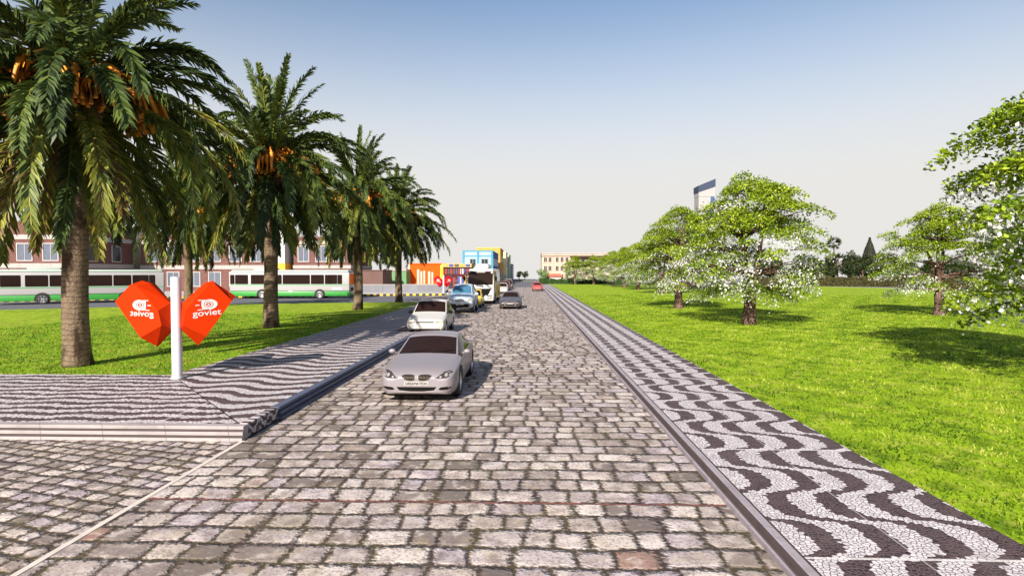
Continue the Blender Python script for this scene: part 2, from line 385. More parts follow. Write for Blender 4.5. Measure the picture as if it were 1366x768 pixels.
# ------------------------------------------------------------------ vegetation
def leaf_mat(name, stops, rough=.55, trans=.25, spec=.35):
    g = G(name); a = g.n('ShaderNodeAttribute', attribute_name='tint')
    col = g.ramp(a.outputs['Fac'], stops)
    col = g.mix(g.f('MULTIPLY', g.noise(9, 3), .35), col, tuple(v*.45 for v in stops[0][1]))
    g.set(col, rough, spec=spec)
    if trans:
        t = g.n('ShaderNodeBsdfTranslucent'); g.put(t.inputs[0], col)
        mx = g.n('ShaderNodeMixShader'); mx.inputs[0].default_value = trans
        g.nt.links.new(g.b.outputs[0], mx.inputs[1]); g.nt.links.new(t.outputs[0], mx.inputs[2]); g.nt.links.new(mx.outputs[0], g.out.inputs[0])
    return g.m
def bark_mat(name, c0, c1, scale=6, stretch=.15):
    g = G(name); q = g.xyz(g.pos())
    v = g.vec(q[0], q[1], g.f('MULTIPLY', q[2], stretch))
    n = g.noise(scale*2, 5, v, .65); l = g.noise(1.3, 3)
    col = g.mix(g.step(.3, .7, n), c0, c1); col = g.mix(g.f('MULTIPLY', g.step(.45, .7, l), .45), col, tuple(x*.5 for x in c0))
    g.bump(n, .05); return g.set(col, .85, spec=.15)
M['leaf'] = leaf_mat('flowering tree leaves', [(0, (.04, .08, .004)), (.4, (.155, .24, .006)), (.75, (.31, .40, .012)), (1, (.42, .48, .05))], .55, .14)
M['blossom'] = leaf_mat('white blossom', [(0, (.50, .47, .50)), (.5, (.72, .70, .70)), (1, (.84, .82, .80))], .7, .2, .1)
M['bark'] = bark_mat('reddish brown bark', (.045, .024, .018), (.20, .125, .10))
M['palmbark'] = None
g = G('palm bark'); q = g.xyz(g.pos())
wz = g.f('ADD', q[2], g.f('MULTIPLY', g.noise(3, 3), .22)); rg = g.f('FRACT', g.f('MULTIPLY', wz, 6.5)); n = g.noise(11, 4, rough=.7); l = g.noise(1.6, 4, g.vec(g.f('MULTIPLY', q[0], 2.0), q[1], g.f('MULTIPLY', q[2], .5)))
col = g.mix(n, (.075, .045, .03), (.33, .245, .17)); col = g.mix(g.f('MULTIPLY', g.step(.72, .95, rg), .6), col, (.05, .03, .02))
col = g.mix(g.f('MULTIPLY', g.step(.47, .62, l), .85), col, (.042, .024, .017)); g.bump(g.f('ADD', rg, n), .05)
M['palmbark'] = g.set(col, .9, spec=.1)
M['palmleaf'] = leaf_mat('palm fronds', [(0, (.014, .026, .007)), (.25, (.048, .080, .018)), (.5, (.115, .165, .034)), (.72, (.22, .24, .032)), (.88, (.29, .26, .035)), (1, (.14, .08, .028))], .5, .12, .3)
M['palmfibre'] = pm('brown palm fibre', (.085, .048, .022), .9, .5, 9)
M['fruit'] = pm('orange date stalks', (.85, .27, .02), .6, .45, 12)
M['conifer'] = leaf_mat('dark conifer foliage', [(0, (.016, .020, .012)), (1, (.05, .05, .03))], .7, .1, .2)
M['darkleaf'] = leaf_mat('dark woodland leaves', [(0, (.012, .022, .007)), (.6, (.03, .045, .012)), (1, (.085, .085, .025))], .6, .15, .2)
M['hedgeleaf'] = leaf_mat('hedge leaves', [(0, (.015, .04, .01)), (.6, (.035, .085, .016)), (1, (.09, .15, .03))], .6, .15, .2)
M['drygrass'] = leaf_mat('brownish undergrowth', [(0, (.03, .028, .01)), (1, (.10, .09, .035))], .8, .1, .1)
M['paleleaf'] = leaf_mat('pale bush leaves', [(0, (.07, .14, .04)), (1, (.38, .48, .20))], .6, .2, .2)

def quad_leaf(b, c, nrm, L, Wd, mi, t):
    u = nrm.orthogonal(); u.rotate(Matrix.Rotation(random.uniform(0, 2*PI), 3, nrm)); u.normalize(); v = nrm.cross(u).normalized()
    k = nrm*(L*.18)
    b.add([c-u*L*.5, c-v*Wd*.5-k*.2, c+u*L*.5-k, c+v*Wd*.5-k*.2], [(0, 1, 2, 3)], mi, t)
def rnd_normal(up=.6):
    n = Vector((random.gauss(0, 1), random.gauss(0, 1), abs(random.gauss(0, 1))*up+up*.8)); return n.normalized()

def blossom_tree_meshes(seed):
    """umbrella-shaped tree, about 8 m tall: returns trunk mesh, leaf mesh, blossom mesh"""
    random.seed(seed)
    tb = MB(); lf = MB(); bl = MB()
    # trunk: fluted, two main stems from 1.5 m
    tb.tube([(0, 0, -.1), (.0, 0, .15), (.02, .0, .7), (.03, .02, 1.5), (.06, .02, 2.2)], [.50, .40, .34, .32, .30], 12, wob=.10)
    tb.tube([(.16, .1, -.05), (.17, .08, .5), (.12, .05, 1.6)], [.26, .2, .2], 9, wob=.1)
    stems = []
    for sx, sy, top in ((-.45, .12, 5.2), (.5, -.15, 5.6), (.05, .5, 4.9)):
        p = [Vector((.05, .02, 1.9)), Vector((sx*.6, sy*.6, 2.9)), Vector((sx*.9, sy, 3.9)), Vector((sx*1.3, sy*1.6, top)), Vector((sx*1.9, sy*2.2, top+1.5))]
        tb.tube(p, [.22, .17, .14, .09, .03], 9, wob=.08); stems.append(p)
    env = lambda z: np.interp(z, [1.7, 2.4, 3.4, 4.6, 5.8, 6.8, 7.6, 8.3], [2.6, 3.4, 4.0, 4.2, 4.0, 3.4, 2.5, 1.1])
    clusters = []
    lob = [(random.uniform(0, 2*PI), random.uniform(.05, .16)) for _ in range(5)]
    for zl, dens in ((2.1, 3.4), (2.7, 2.8), (3.4, 2.4), (4.1, 2.6), (4.8, 3.2), (5.4, 3.8), (6.0, 4.2), (6.6, 4.6), (7.2, 5.2), (7.8, 6.0), (8.3, 7.0)):
        rm = env(zl); n = int(dens*rm)
        for k in range(n):
            ang = random.uniform(0, 2*PI); rr = rm*math.sqrt(random.uniform(.16 if zl > 4.5 else .36, 1))
            rr *= 1+sum(a*math.sin((i+2)*ang+ph) for i, (ph, a) in enumerate(lob))*.85
            rr *= random.uniform(.86, 1.13)
            z = zl+random.uniform(-.3, .3)-(rr/rm)**2*(.15 if zl < 4 else .45)
            if zl < 4.6 and rr < 1.7: continue
            clusters.append((Vector((rr*math.cos(ang), rr*math.sin(ang), max(1.55, z))), rr/rm))
    def disc(Rr):
        a = random.uniform(0, 2*PI); q = Rr*math.sqrt(random.random()); return Vector((q*math.cos(a), q*math.sin(a), 0))
    for c, fr in clusters:
        # limb toward the cluster
        if random.random() < .5:
            st = random.choice(stems); a = st[min(3, max(0, int((c.z-1.6)/1.1)))]
            mid = a.lerp(c, .5)+Vector((0, 0, .12)); tb.tube([a, mid, c], [.075, .05, .012], 5, cap=False)
        R_ = random.uniform(.50, 1.08); tl = random.uniform(-.18, .18)
        low = max(0, min(1, (6.2-c.z)/3.2)); flower = random.random() < .03+.32*low
        tilt = Vector((c.x, c.y, 0)).normalized()*-.28
        nl, nb = (int(80*R_), int(170*R_)) if flower else (int(310*R_), int((8+95*low if low > .25 else 4)*R_))
        for i in range(nl):
            d = disc(R_*1.05)
            p = c+d+Vector((0, 0, random.gauss(.10, .10)-d.length_squared*.28+tilt.dot(d)))
            quad_leaf(lf, p, rnd_normal(.9), random.uniform(.11, .20), random.uniform(.07, .115), 0, min(1, max(0, random.gauss(.52+tl+.08*(c.z-5)/3, .2))))
        for i in range(nb):
            d = disc(R_)
            p = c+d+Vector((0, 0, random.gauss(-.12, .12)-d.length_squared*.28+tilt.dot(d)))
            quad_leaf(bl, p, Vector((random.gauss(0, 1), random.gauss(0, 1), random.gauss(.2, .8))).normalized(), random.uniform(.075, .14), random.uniform(.07, .11), 0, random.random())
    return tb.mesh('trunk', M['bark'], True), lf.mesh('leaves', M['leaf'], False, True), bl.mesh('blossoms', M['blossom'], False, True)

BT = [blossom_tree_meshes(s_) for s_ in (11, 23, 42)]
def blossom_tree(var, label, loc, rz, sc):
    t = thing('blossoming_tree', label, 'tree', loc, rz, 'white blossoming trees on the right lawn'); t.scale = (sc, sc, sc)
    a, l, f = BT[var]
    link(bpy.data.objects.new('trunk', a), t); cr = link(bpy.data.objects.new('crown', l), t); link(bpy.data.objects.new('blossom', f), cr)
    return t
Z = .115
for args in [
    (0, 'largest whole blossoming tree, in the middle of the lawn, tower behind its top', (12.4, 32.3, Z), .3, .97),
    (1, 'blossoming tree directly left of and behind the largest one on the lawn', (12.15, 46.4, Z), 1.9, .93),
    (2, 'lone rounded blossoming tree standing apart before the dark cypress', (27.9, 39.5, Z), 1.0, .88),
    (1, 'nearest blossoming tree, its crown cut off by the right edge of the photo', (15.4, 14.2, Z), 2.4, 1.10),
    (2, 'third blossoming tree of the receding row, trunk half hidden by low blossom', (18.6, 80.1, Z), .9, .90),
    (0, 'fourth blossoming tree of the receding row, smaller with a bare lower trunk', (18.7, 97.9, Z), 2.2, .92),
    (1, 'fifth blossoming tree of the receding row, crowded among its neighbours', (18.9, 112.9, Z), 3.4, .90),
    (2, 'sixth blossoming tree of the receding row, its short trunk in front of the hedge', (18.7, 125.7, Z), 5.0, .9),
    (0, 'small far blossoming tree in front of the hedge, second from the street', (15.8, 138.6, Z), 1.2, .82),
    (1, 'small far blossoming tree in front of the hedge, nearest the street', (11.4, 139.3, Z), 2.9, .80),
]: blossom_tree(*args)

# ---- palms
def palm_meshes(seed):
    random.seed(seed)
    tr = MB(); cr = MB()
    zs = [-.1, .15, .6, 1.4, 2.4, 3.6, 5, 6.4, 7.4, 8.2]
    tr.tube([(.03*math.sin(z), .03*math.cos(z*1.3), z) for z in zs], [.42, .385, .355, .335, .32, .32, .33, .40, .50, .4], 18, wob=.04)
    fb = MB(); fb.ell((0, 0, 7.6), (.75, .75, 1.25), 14, 10); fb.ell((0, 0, 6.3), (.52, .52, 1.5), 12, 8)
    C = Vector((0, 0, 7.9))
    def frond(az, el, L, droop, tint, wid=.42, twist=0.0):
        N = 30; out = Vector((math.cos(az), math.sin(az), 0)); side = Vector((-math.sin(az), math.cos(az), 0))
        p = C+out*.3*math.cos(el)+Vector((0, 0, .5*math.sin(el)))
        pts = [p.copy()]; tans = []
        for i in range(N):
            s = (i+.5)/N; e = el-droop*s**1.5
            d = out*math.cos(e)+Vector((0, 0, math.sin(e)))+side*twist*s
            d.normalize(); tans.append(d); p = p+d*(L/N); pts.append(p.copy())
        tans.append(tans[-1])
        # rachis
        rr = [.045*(1-.8*i/N)+.006 for i in range(N+1)]
        cr.tube(pts[::3], rr[::3], 4, 0, False, min(1, tint+.28))
        for i in range(1, N+1):
            s = i/N
            ln = wid*(.25+1.0*math.sin(PI*min(1, (.06+.90*s)))**.55)*(1 if s > .12 else .5)
            t = tans[i]; up = side.cross(t).normalized()
            if up.z < -.2: up = -up
            for sg in (-1, 1):
                for sub in (0, 1, 2):
                    pp = pts[i]-t*(L/N)*sub/3
                    lift = random.uniform(-.55, .75)
                    dr = (t*(.95+.35*s)+side*sg*random.uniform(.55, .95)+up*lift).normalized()
                    l2 = ln*random.uniform(.85, 1.2)
                    w = .030+.018*random.random()
                    wv = dr.cross(up*sg+side*.3)
                    wv = wv.normalized()*w if wv.length > 1e-3 else side*w
                    m_ = pp+dr*l2*.5; e_ = pp+dr*l2+Vector((0, 0, -.22*l2))
                    tt = min(1, max(0, tint-.02+random.gauss(0, .13)))
                    cr.add([pp-wv*.5, pp+wv*.5, m_+wv, e_, m_-wv], [(0, 1, 2, 3, 4)], 0, tt)
    ga = 2.39996
    k = 0
    for i in range(11): frond(k*ga+random.uniform(-.2, .2), R(random.uniform(70, 90)), random.uniform(4.2, 5.1), R(random.uniform(8, 40)), random.uniform(.3, .5)); k += 1
    for i in range(20): frond(k*ga+random.uniform(-.2, .2), R(random.uniform(42, 68)), random.uniform(4.2, 5.0), R(random.uniform(50, 100)), random.uniform(.22, .52), .45); k += 1
    for i in range(24): frond(k*ga+random.uniform(-.2, .2), R(random.uniform(10, 42)), random.uniform(4.8, 5.6), R(random.uniform(80, 120)), random.uniform(.16, .5), .46, random.uniform(-.15, .15)); k += 1
    for i in range(30): frond(k*ga+random.uniform(-.2, .2), R(random.uniform(-22, 12)), random.uniform(5.0, 6.3), R(random.uniform(62, 88)), random.choice([.12, .2, .3, .42, .6, .72]), .46, random.uniform(-.2, .2)); k += 1
    for i in range(24): frond(k*ga+random.uniform(-.2, .2), R(random.uniform(-58, -30)), random.uniform(3.8, 5.0), R(random.uniform(25, 42)), random.choice([.6, .72, .8, .88, .95, .15, .3]), .40, random.uniform(-.2, .2)); k += 1
    fr = []
    for i in range(7):
        a = i*2*PI/7+.5; f = MB(); o = Vector((math.cos(a), math.sin(a), 0)); b0 = C+Vector((0, 0, .25))
        for j in range(38):
            da = random.gauss(0, .28); oo = Vector((math.cos(a+da), math.sin(a+da), 0)); L = random.uniform(1.2, 2.3); up = random.uniform(.1, .95)
            p1 = b0+oo*.55*L+Vector((0, 0, up*.8)); p2 = b0+oo*1.0*L+Vector((0, 0, up*.55-.35)); p3 = b0+oo*1.12*L+Vector((0, 0, up*.3-.95))
            f.tube([b0+oo*.2, p1, p2, p3], [.06, .055, .075, .06], 4)
        fr.append(f.mesh('fruit_stalks', M['fruit'], True))
    return tr.mesh('trunk', M['palmbark'], True), fb.mesh('fibre_core', M['palmfibre'], True), cr.mesh('crown', M['palmleaf'], False, True), fr
PALM = [palm_meshes(5), palm_meshes(17)]
def palm(var, label, loc, rz, sc=1.0):
    t = thing('date_palm', label, 'palm tree', loc, rz, 'date palms on the left lawn'); t.scale = (sc, sc, sc)
    a, fb, c, fr = PALM[var]
    link(bpy.data.objects.new('trunk', a), t); cr = link(bpy.data.objects.new('crown', c), t); link(bpy.data.objects.new('fibre_core', fb), cr)
    for f in fr: link(bpy.data.objects.new('fruit_stalks', f), t)
    return t
palm(0, 'nearest date palm, left of the orange phone booth, crown cut off by the frame top', (-13.4, 16.5, .24), 4.1, 1.0)
palm(1, 'date palm right of the orange phone booth, its trunk before the far bus', (-12.9, 28.2, .24), 3.3, 1.0)
palm(0, 'third palm of the front row, at the right end of the far bus', (-12.65, 41.9, .24), .9, 1.0)
palm(1, 'farthest date palm of the front row, its fronds before the orange building', (-12.4, 54.0, .2), 5.6, 1.0)
palm(0, 'date palm set back behind the orange phone booth, mostly hidden by nearer crowns', (-27.0, 44.5, .24), 2.5, .95)

# ---- grass blades (nobody could count them)
def blades(name, n, x0, x1, y0, y1, z, seed, cols, hmin=.035, hmax=.075, keep=None):
    rg = np.random.default_rng(seed)
    yy = y0*(y1/y0)**rg.random(n); xx = x0+(x1-x0)*rg.random(n)
    if keep is not None:
        k = keep(xx, yy); xx, yy = xx[k], yy[k]; n = len(xx)
    h = rg.uniform(hmin, hmax, n); a = rg.uniform(0, 2*PI, n); wd = rg.uniform(.006, .011, n)*(1+yy/14); lean = rg.uniform(.2, 1.2, n)*h; la = rg.uniform(0, 2*PI, n)
    v = np.zeros((n, 3, 3)); c, s = np.cos(a), np.sin(a)
    v[:, 0] = np.stack([xx-c*wd, yy-s*wd, np.full(n, z)], 1); v[:, 1] = np.stack([xx+c*wd, yy+s*wd, np.full(n, z)], 1)
    v[:, 2] = np.stack([xx+np.cos(la)*lean, yy+np.sin(la)*lean, z+h], 1)
    me = bpy.data.meshes.new(name); me.vertices.add(n*3); me.vertices.foreach_set('co', v.ravel())
    me.loops.add(n*3); me.loops.foreach_set('vertex_index', np.arange(n*3)); me.polygons.add(n)
    me.polygons.foreach_set('loop_start', np.arange(n)*3); me.polygons.foreach_set('loop_total', np.full(n, 3))
    me.update(calc_edges=True)
    at = me.attributes.new('tint', 'FLOAT', 'FACE'); pt = 1.0*np.sin(xx*.55+np.sin(yy*.4)*2)*np.sin(yy*.35+1)+1.35*np.sin(xx*2.1+np.sin(yy*1.3)*1.7)+np.sin(yy*2.7+np.sin(xx*1.9)*1.5)+.8*np.sin(xx*5.3+yy*4.1)+.8*np.sin(xx*6.7-yy*5.9+1)
    at.data.foreach_set('value', np.clip(.47+.16*pt+.17*rg.standard_normal(n), 0, 1))
    me.materials.append(cols); return struct(link(bpy.data.objects.new(name, me)), 'stuff')
M['blade'] = leaf_mat('grass blades', [(0, (.035, .08, .002)), (.4, (.15, .255, .006)), (.75, (.30, .40, .012)), (1, (.46, .48, .09))], .6, .3, .2)
M['blade_left'] = leaf_mat('left lawn blades', [(0, (.06, .15, .006)), (.6, (.16, .31, .012)), (.85, (.25, .38, .02)), (1, (.30, .22, .05))], .6, .3, .2)
blades('grass', 190000, 5.22, 48, 5.5, 75, .113, 3, M['blade'], keep=lambda x, y: x < 1.15*y+3)
blades('grass', 45000, -26, -9.62, 15.02, 38, .244, 4, M['blade_left'], .03, .06, keep=lambda x, y: x > -1.0*y-3)

# ---- hedge, far trees
def leafy(b, c, r, n, size, up=.5):
    for i in range(n):
        d = Vector((random.gauss(0, 1), random.gauss(0, 1), random.gauss(0, 1))).normalized()*random.uniform(.55, 1.05)
        p = Vector((c[0]+d.x*r[0], c[1]+d.y*r[1], c[2]+d.z*r[2]))
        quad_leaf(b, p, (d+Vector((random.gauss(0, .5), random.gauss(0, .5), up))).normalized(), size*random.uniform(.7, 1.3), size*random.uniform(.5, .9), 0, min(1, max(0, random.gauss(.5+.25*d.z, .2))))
random.seed(99)
def hedge(name, label, a, c, wd, h, mat, n, size):
    o = thing(name, label, 'hedge', (*a, 0), math.atan2(c[1]-a[1], c[0]-a[0])); L = math.hypot(c[0]-a[0], c[1]-a[1])
    b = MB(); b.box(.2, L-.2, .2, wd-.2, 0, h-.15, 0, .1)
    for i in range(n):
        f = random.choice('ttfff'); x = random.uniform(0, L)
        hh = h*(1+.10*math.sin(x*.9)+.07*math.sin(x*2.3+1))
        p = Vector((x, random.uniform(0, wd), hh+random.gauss(0, .06))) if f == 't' else Vector((x, random.gauss(.02, .08), random.uniform(0, hh)))
        quad_leaf(b, p, Vector((random.gauss(0, .5), -.8 if f == 'f' else random.gauss(0, .5), .6)).normalized(), size*random.uniform(.7, 1.3), size*.7, 0, random.random())
    b.obj('foliage', mat, o, tint=True, fix=False)
hedge('hedge', 'low clipped dark green hedge along the far edge of the lawn', (2.7, 147), (30, 141), 1.3, 1.35, M['hedgeleaf'], 6500, .26)
hedge('undergrowth_hedge', 'brownish scrubby hedge beyond the far right edge of the lawn', (50, 133), (108, 108), 2.5, 2.0, M['drygrass'], 9000, .38)
def far_tree(name, label, loc, h, r, mat, trunk_r=.2, shape='round', n=1400, size=.45, group=None):
    cat = {'bush': 'bush', 'fan_palm': 'palm tree'}.get(name, 'tree')
    o = thing(name, label, cat, loc, random.uniform(0, 6), group)
    t = MB(); b = MB()
    if shape == 'cone':
        t.tube([(0, 0, -.1), (0, 0, h*.9)], [trunk_r, .04], 7)
        for i in range(n):
            f = random.random()**.8; z = .5+f*(h-.5); rr = r*(.35+.65*min(1, f*4))*(1-f**2.6)*random.uniform(.75, 1.05); a = random.uniform(0, 2*PI)
            quad_leaf(b, Vector((rr*math.cos(a), rr*math.sin(a), z)), Vector((math.cos(a), math.sin(a), random.uniform(-.2, .6))).normalized(), size*1.3, size*.6, 0, random.random())
    elif shape == 'fan':
        t.tube([(0, 0, -.1), (.08, 0, h*.45), (.0, .05, h-r*.8)], [trunk_r, trunk_r*.75, trunk_r*.7], 8)
        for i in range(26):
            a = i*2.4; el = R(random.uniform(-60, 80)); d = Vector((math.cos(a)*math.cos(el), math.sin(a)*math.cos(el), math.sin(el)))
            c = Vector((0, 0, h-r))+d*r*.55
            for j in range(9):
                q_ = (d+Vector((random.gauss(0, .45), random.gauss(0, .45), random.gauss(-.15, .35)))).normalized()
                s_ = q_.orthogonal().normalized()*.11; e_ = c+q_*r*.75
                b.add([c, c+q_*r*.35+s_, e_, c+q_*r*.35-s_], [(0, 1, 2, 3)], 0, random.random())
    else:
        t.tube([(0, 0, -.1), (.05, 0, h*.35), (0, .05, h*.7)], [trunk_r, trunk_r*.8, trunk_r*.3], 8)
        for i in range(9):
            a = random.uniform(0, 2*PI); rr = random.uniform(.1, .62)*r; zc = random.uniform(.38, .82)*h
            t.tube([(0, 0, h*.35), (rr*math.cos(a), rr*math.sin(a), zc)], [.08, .02], 5, cap=False)
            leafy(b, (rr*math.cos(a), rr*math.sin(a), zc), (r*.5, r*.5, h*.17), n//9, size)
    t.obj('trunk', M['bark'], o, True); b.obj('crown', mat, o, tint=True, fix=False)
    return o
W_ = 'dark trees beyond the far right lawn edge'
wood_list = [(68.0, 131, 6.2, 2.3, 'rounded dark tree directly left of the slender fan palm'), (79.6, 133, 7.6, 2.0, 'tallish narrow dark tree touching the cypress on its right'), (85.8, 124, 6.0, 2.5, 'dark tree two places right of the cypress'), (62.4, 136, 6.6, 2.6, 'dark tree in the gap right of the biggest blossoming tree')]
far_tree('cypress', 'tall dark cypress, the highest tree in the far right tree line', (76.9, 131, 0), 10.8, 1.9, M['conifer'], .25, 'cone', 2600, .42)
far_tree('fan_palm', 'slender fan palm on a thin pale pole trunk, ragged dark head above the tree line', (72.7, 138, 0), 11.4, 1.45, M['darkleaf'], .2, 'fan')
far_tree('fan_palm', 'shorter shaggy fan palm beside the slender one', (71.0, 133, 0), 7.4, 1.7, M['darkleaf'], .25, 'fan')
far_tree('broadleaf_tree', 'dark broadleaf tree between the shaggy palm and the cypress', (74.4, 129, 0), 7.6, 1.9, M['darkleaf'], group=W_)
far_tree('broadleaf_tree', 'low rounded dark tree at the left end of the far right tree line', (66.0, 132, 0), 5.6, 2.6, M['darkleaf'], group=W_)
far_tree('broadleaf_tree', 'dark tree farther right of the cypress, mostly behind the lone blossoming tree', (82.6, 127, 0), 7.0, 2.4, M['darkleaf'], group=W_)
far_tree('broadleaf_tree', 'dark tree seen through the lone blossoming tree, right of its trunk', (92, 122, 0), 6.0, 3.0, M['darkleaf'], group=W_)
far_tree('broadleaf_tree', 'dark low tree between the lone blossoming tree and the cut-off one', (89.5, 106, 0), 4.6, 2.8, M['darkleaf'], group=W_)
far_tree('broadleaf_tree', 'dark tree seen behind the biggest blossoming tree on its right', (58.5, 137, 0), 7.2, 3.2, M['darkleaf'], group=W_)
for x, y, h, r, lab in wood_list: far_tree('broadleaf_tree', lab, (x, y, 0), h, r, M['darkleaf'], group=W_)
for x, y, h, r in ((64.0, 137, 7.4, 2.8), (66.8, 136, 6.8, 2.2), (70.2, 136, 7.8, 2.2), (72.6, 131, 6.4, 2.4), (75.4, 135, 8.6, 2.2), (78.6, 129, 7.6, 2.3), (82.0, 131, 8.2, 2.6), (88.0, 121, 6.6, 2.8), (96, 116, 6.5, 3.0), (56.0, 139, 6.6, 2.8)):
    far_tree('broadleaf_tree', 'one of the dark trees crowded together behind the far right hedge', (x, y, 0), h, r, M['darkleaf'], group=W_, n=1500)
far_tree('bush', 'pale rounded bush at the street end of the hedge', (4.1, 150.5, 0), 4.1, 2.1, M['paleleaf'], .15, n=1300, size=.3)
far_tree('street_tree', 'tiny far tree on the left side of the street, left of its neighbour', (-4.0, 245, 0), 3.8, 1.6, M['darkleaf'], n=500)
far_tree('street_tree', 'tiny far tree at the very end of the left building row', (-1.6, 252, 0), 4.0, 1.9, M['darkleaf'], n=500)
# ------------------------------------------------------------------ vehicles
def paint(name, c, metal=.0, rough=.38, coat=.35):
    g = G(name); n = g.noise(2.2, 4); d = g.noise(30, 3)
    q = g.xyz(g.pos()); low = g.step(.55, .12, g.f('ADD', q[2], g.f('MULTIPLY', g.f('SUBTRACT', n, .5), .3)))
    col = g.mix(g.f('MULTIPLY', n, .25), c, tuple(x*.8 for x in c))
    col = g.mix(g.f('MULTIPLY', low, .35), col, (.20, .17, .14))      # road dust on the sills
    g.set(col, g.f('ADD', rough, g.f('MULTIPLY', d, .12)), metal, .5, coat); g.b.inputs['Coat Roughness'].default_value = .08
    return g.m
def glassm(name, c, rough=.06, spec=.3): return pm(name, c, rough, .25, 2.0, spec=spec)
M['glass'] = glassm('dark tinted window glass', (.016, .008, .006), spec=.10); M['glass_blue'] = glassm('bluish windscreen glass', (.04, .12, .20), .06, .5)
M['rubber'] = pm('tyre rubber', (.020, .019, .018), .8, .3, 12); M['rim'] = pm('alloy rim', (.52, .52, .54), .3, .1, 8, metal=.8)
M['trim'] = pm('black plastic trim', (.006, .005, .0045), .7, .3, 10, spec=.08); M['chrome'] = pm('chrome trim', (.30, .28, .27), .3, .05, 5, metal=1.0)
M['lamp'] = pm('smoked headlamp', (.035, .03, .03), .25, .5, 14, spec=.25); M['lamp_white'] = pm('bright lamp glass', (.24, .225, .21), .25, .2, 10, spec=.35)
M['amber'] = pm('amber indicator', (.72, .33, .16), .2, .15, 8, coat=.8); M['plate'] = pm('number plate', (.36, .34, .32), .5, .06, 6); M['ink'] = pm('black lettering', (.03, .03, .03), .6)
M['under'] = pm('dark underbody', (.018, .016, .015), .9, .3, 8); M['grille'] = None
g = G('radiator grille bars'); q = g.xyz(g.pos()); st = g.f('FRACT', g.f('MULTIPLY', q[0], 30.0)); bar = g.step(.55, .75, st)
g.bump(bar, .01); M['grille'] = g.set(g.mix(bar, (.008, .006, .005), (.075, .06, .045)), .45, .2, .15)

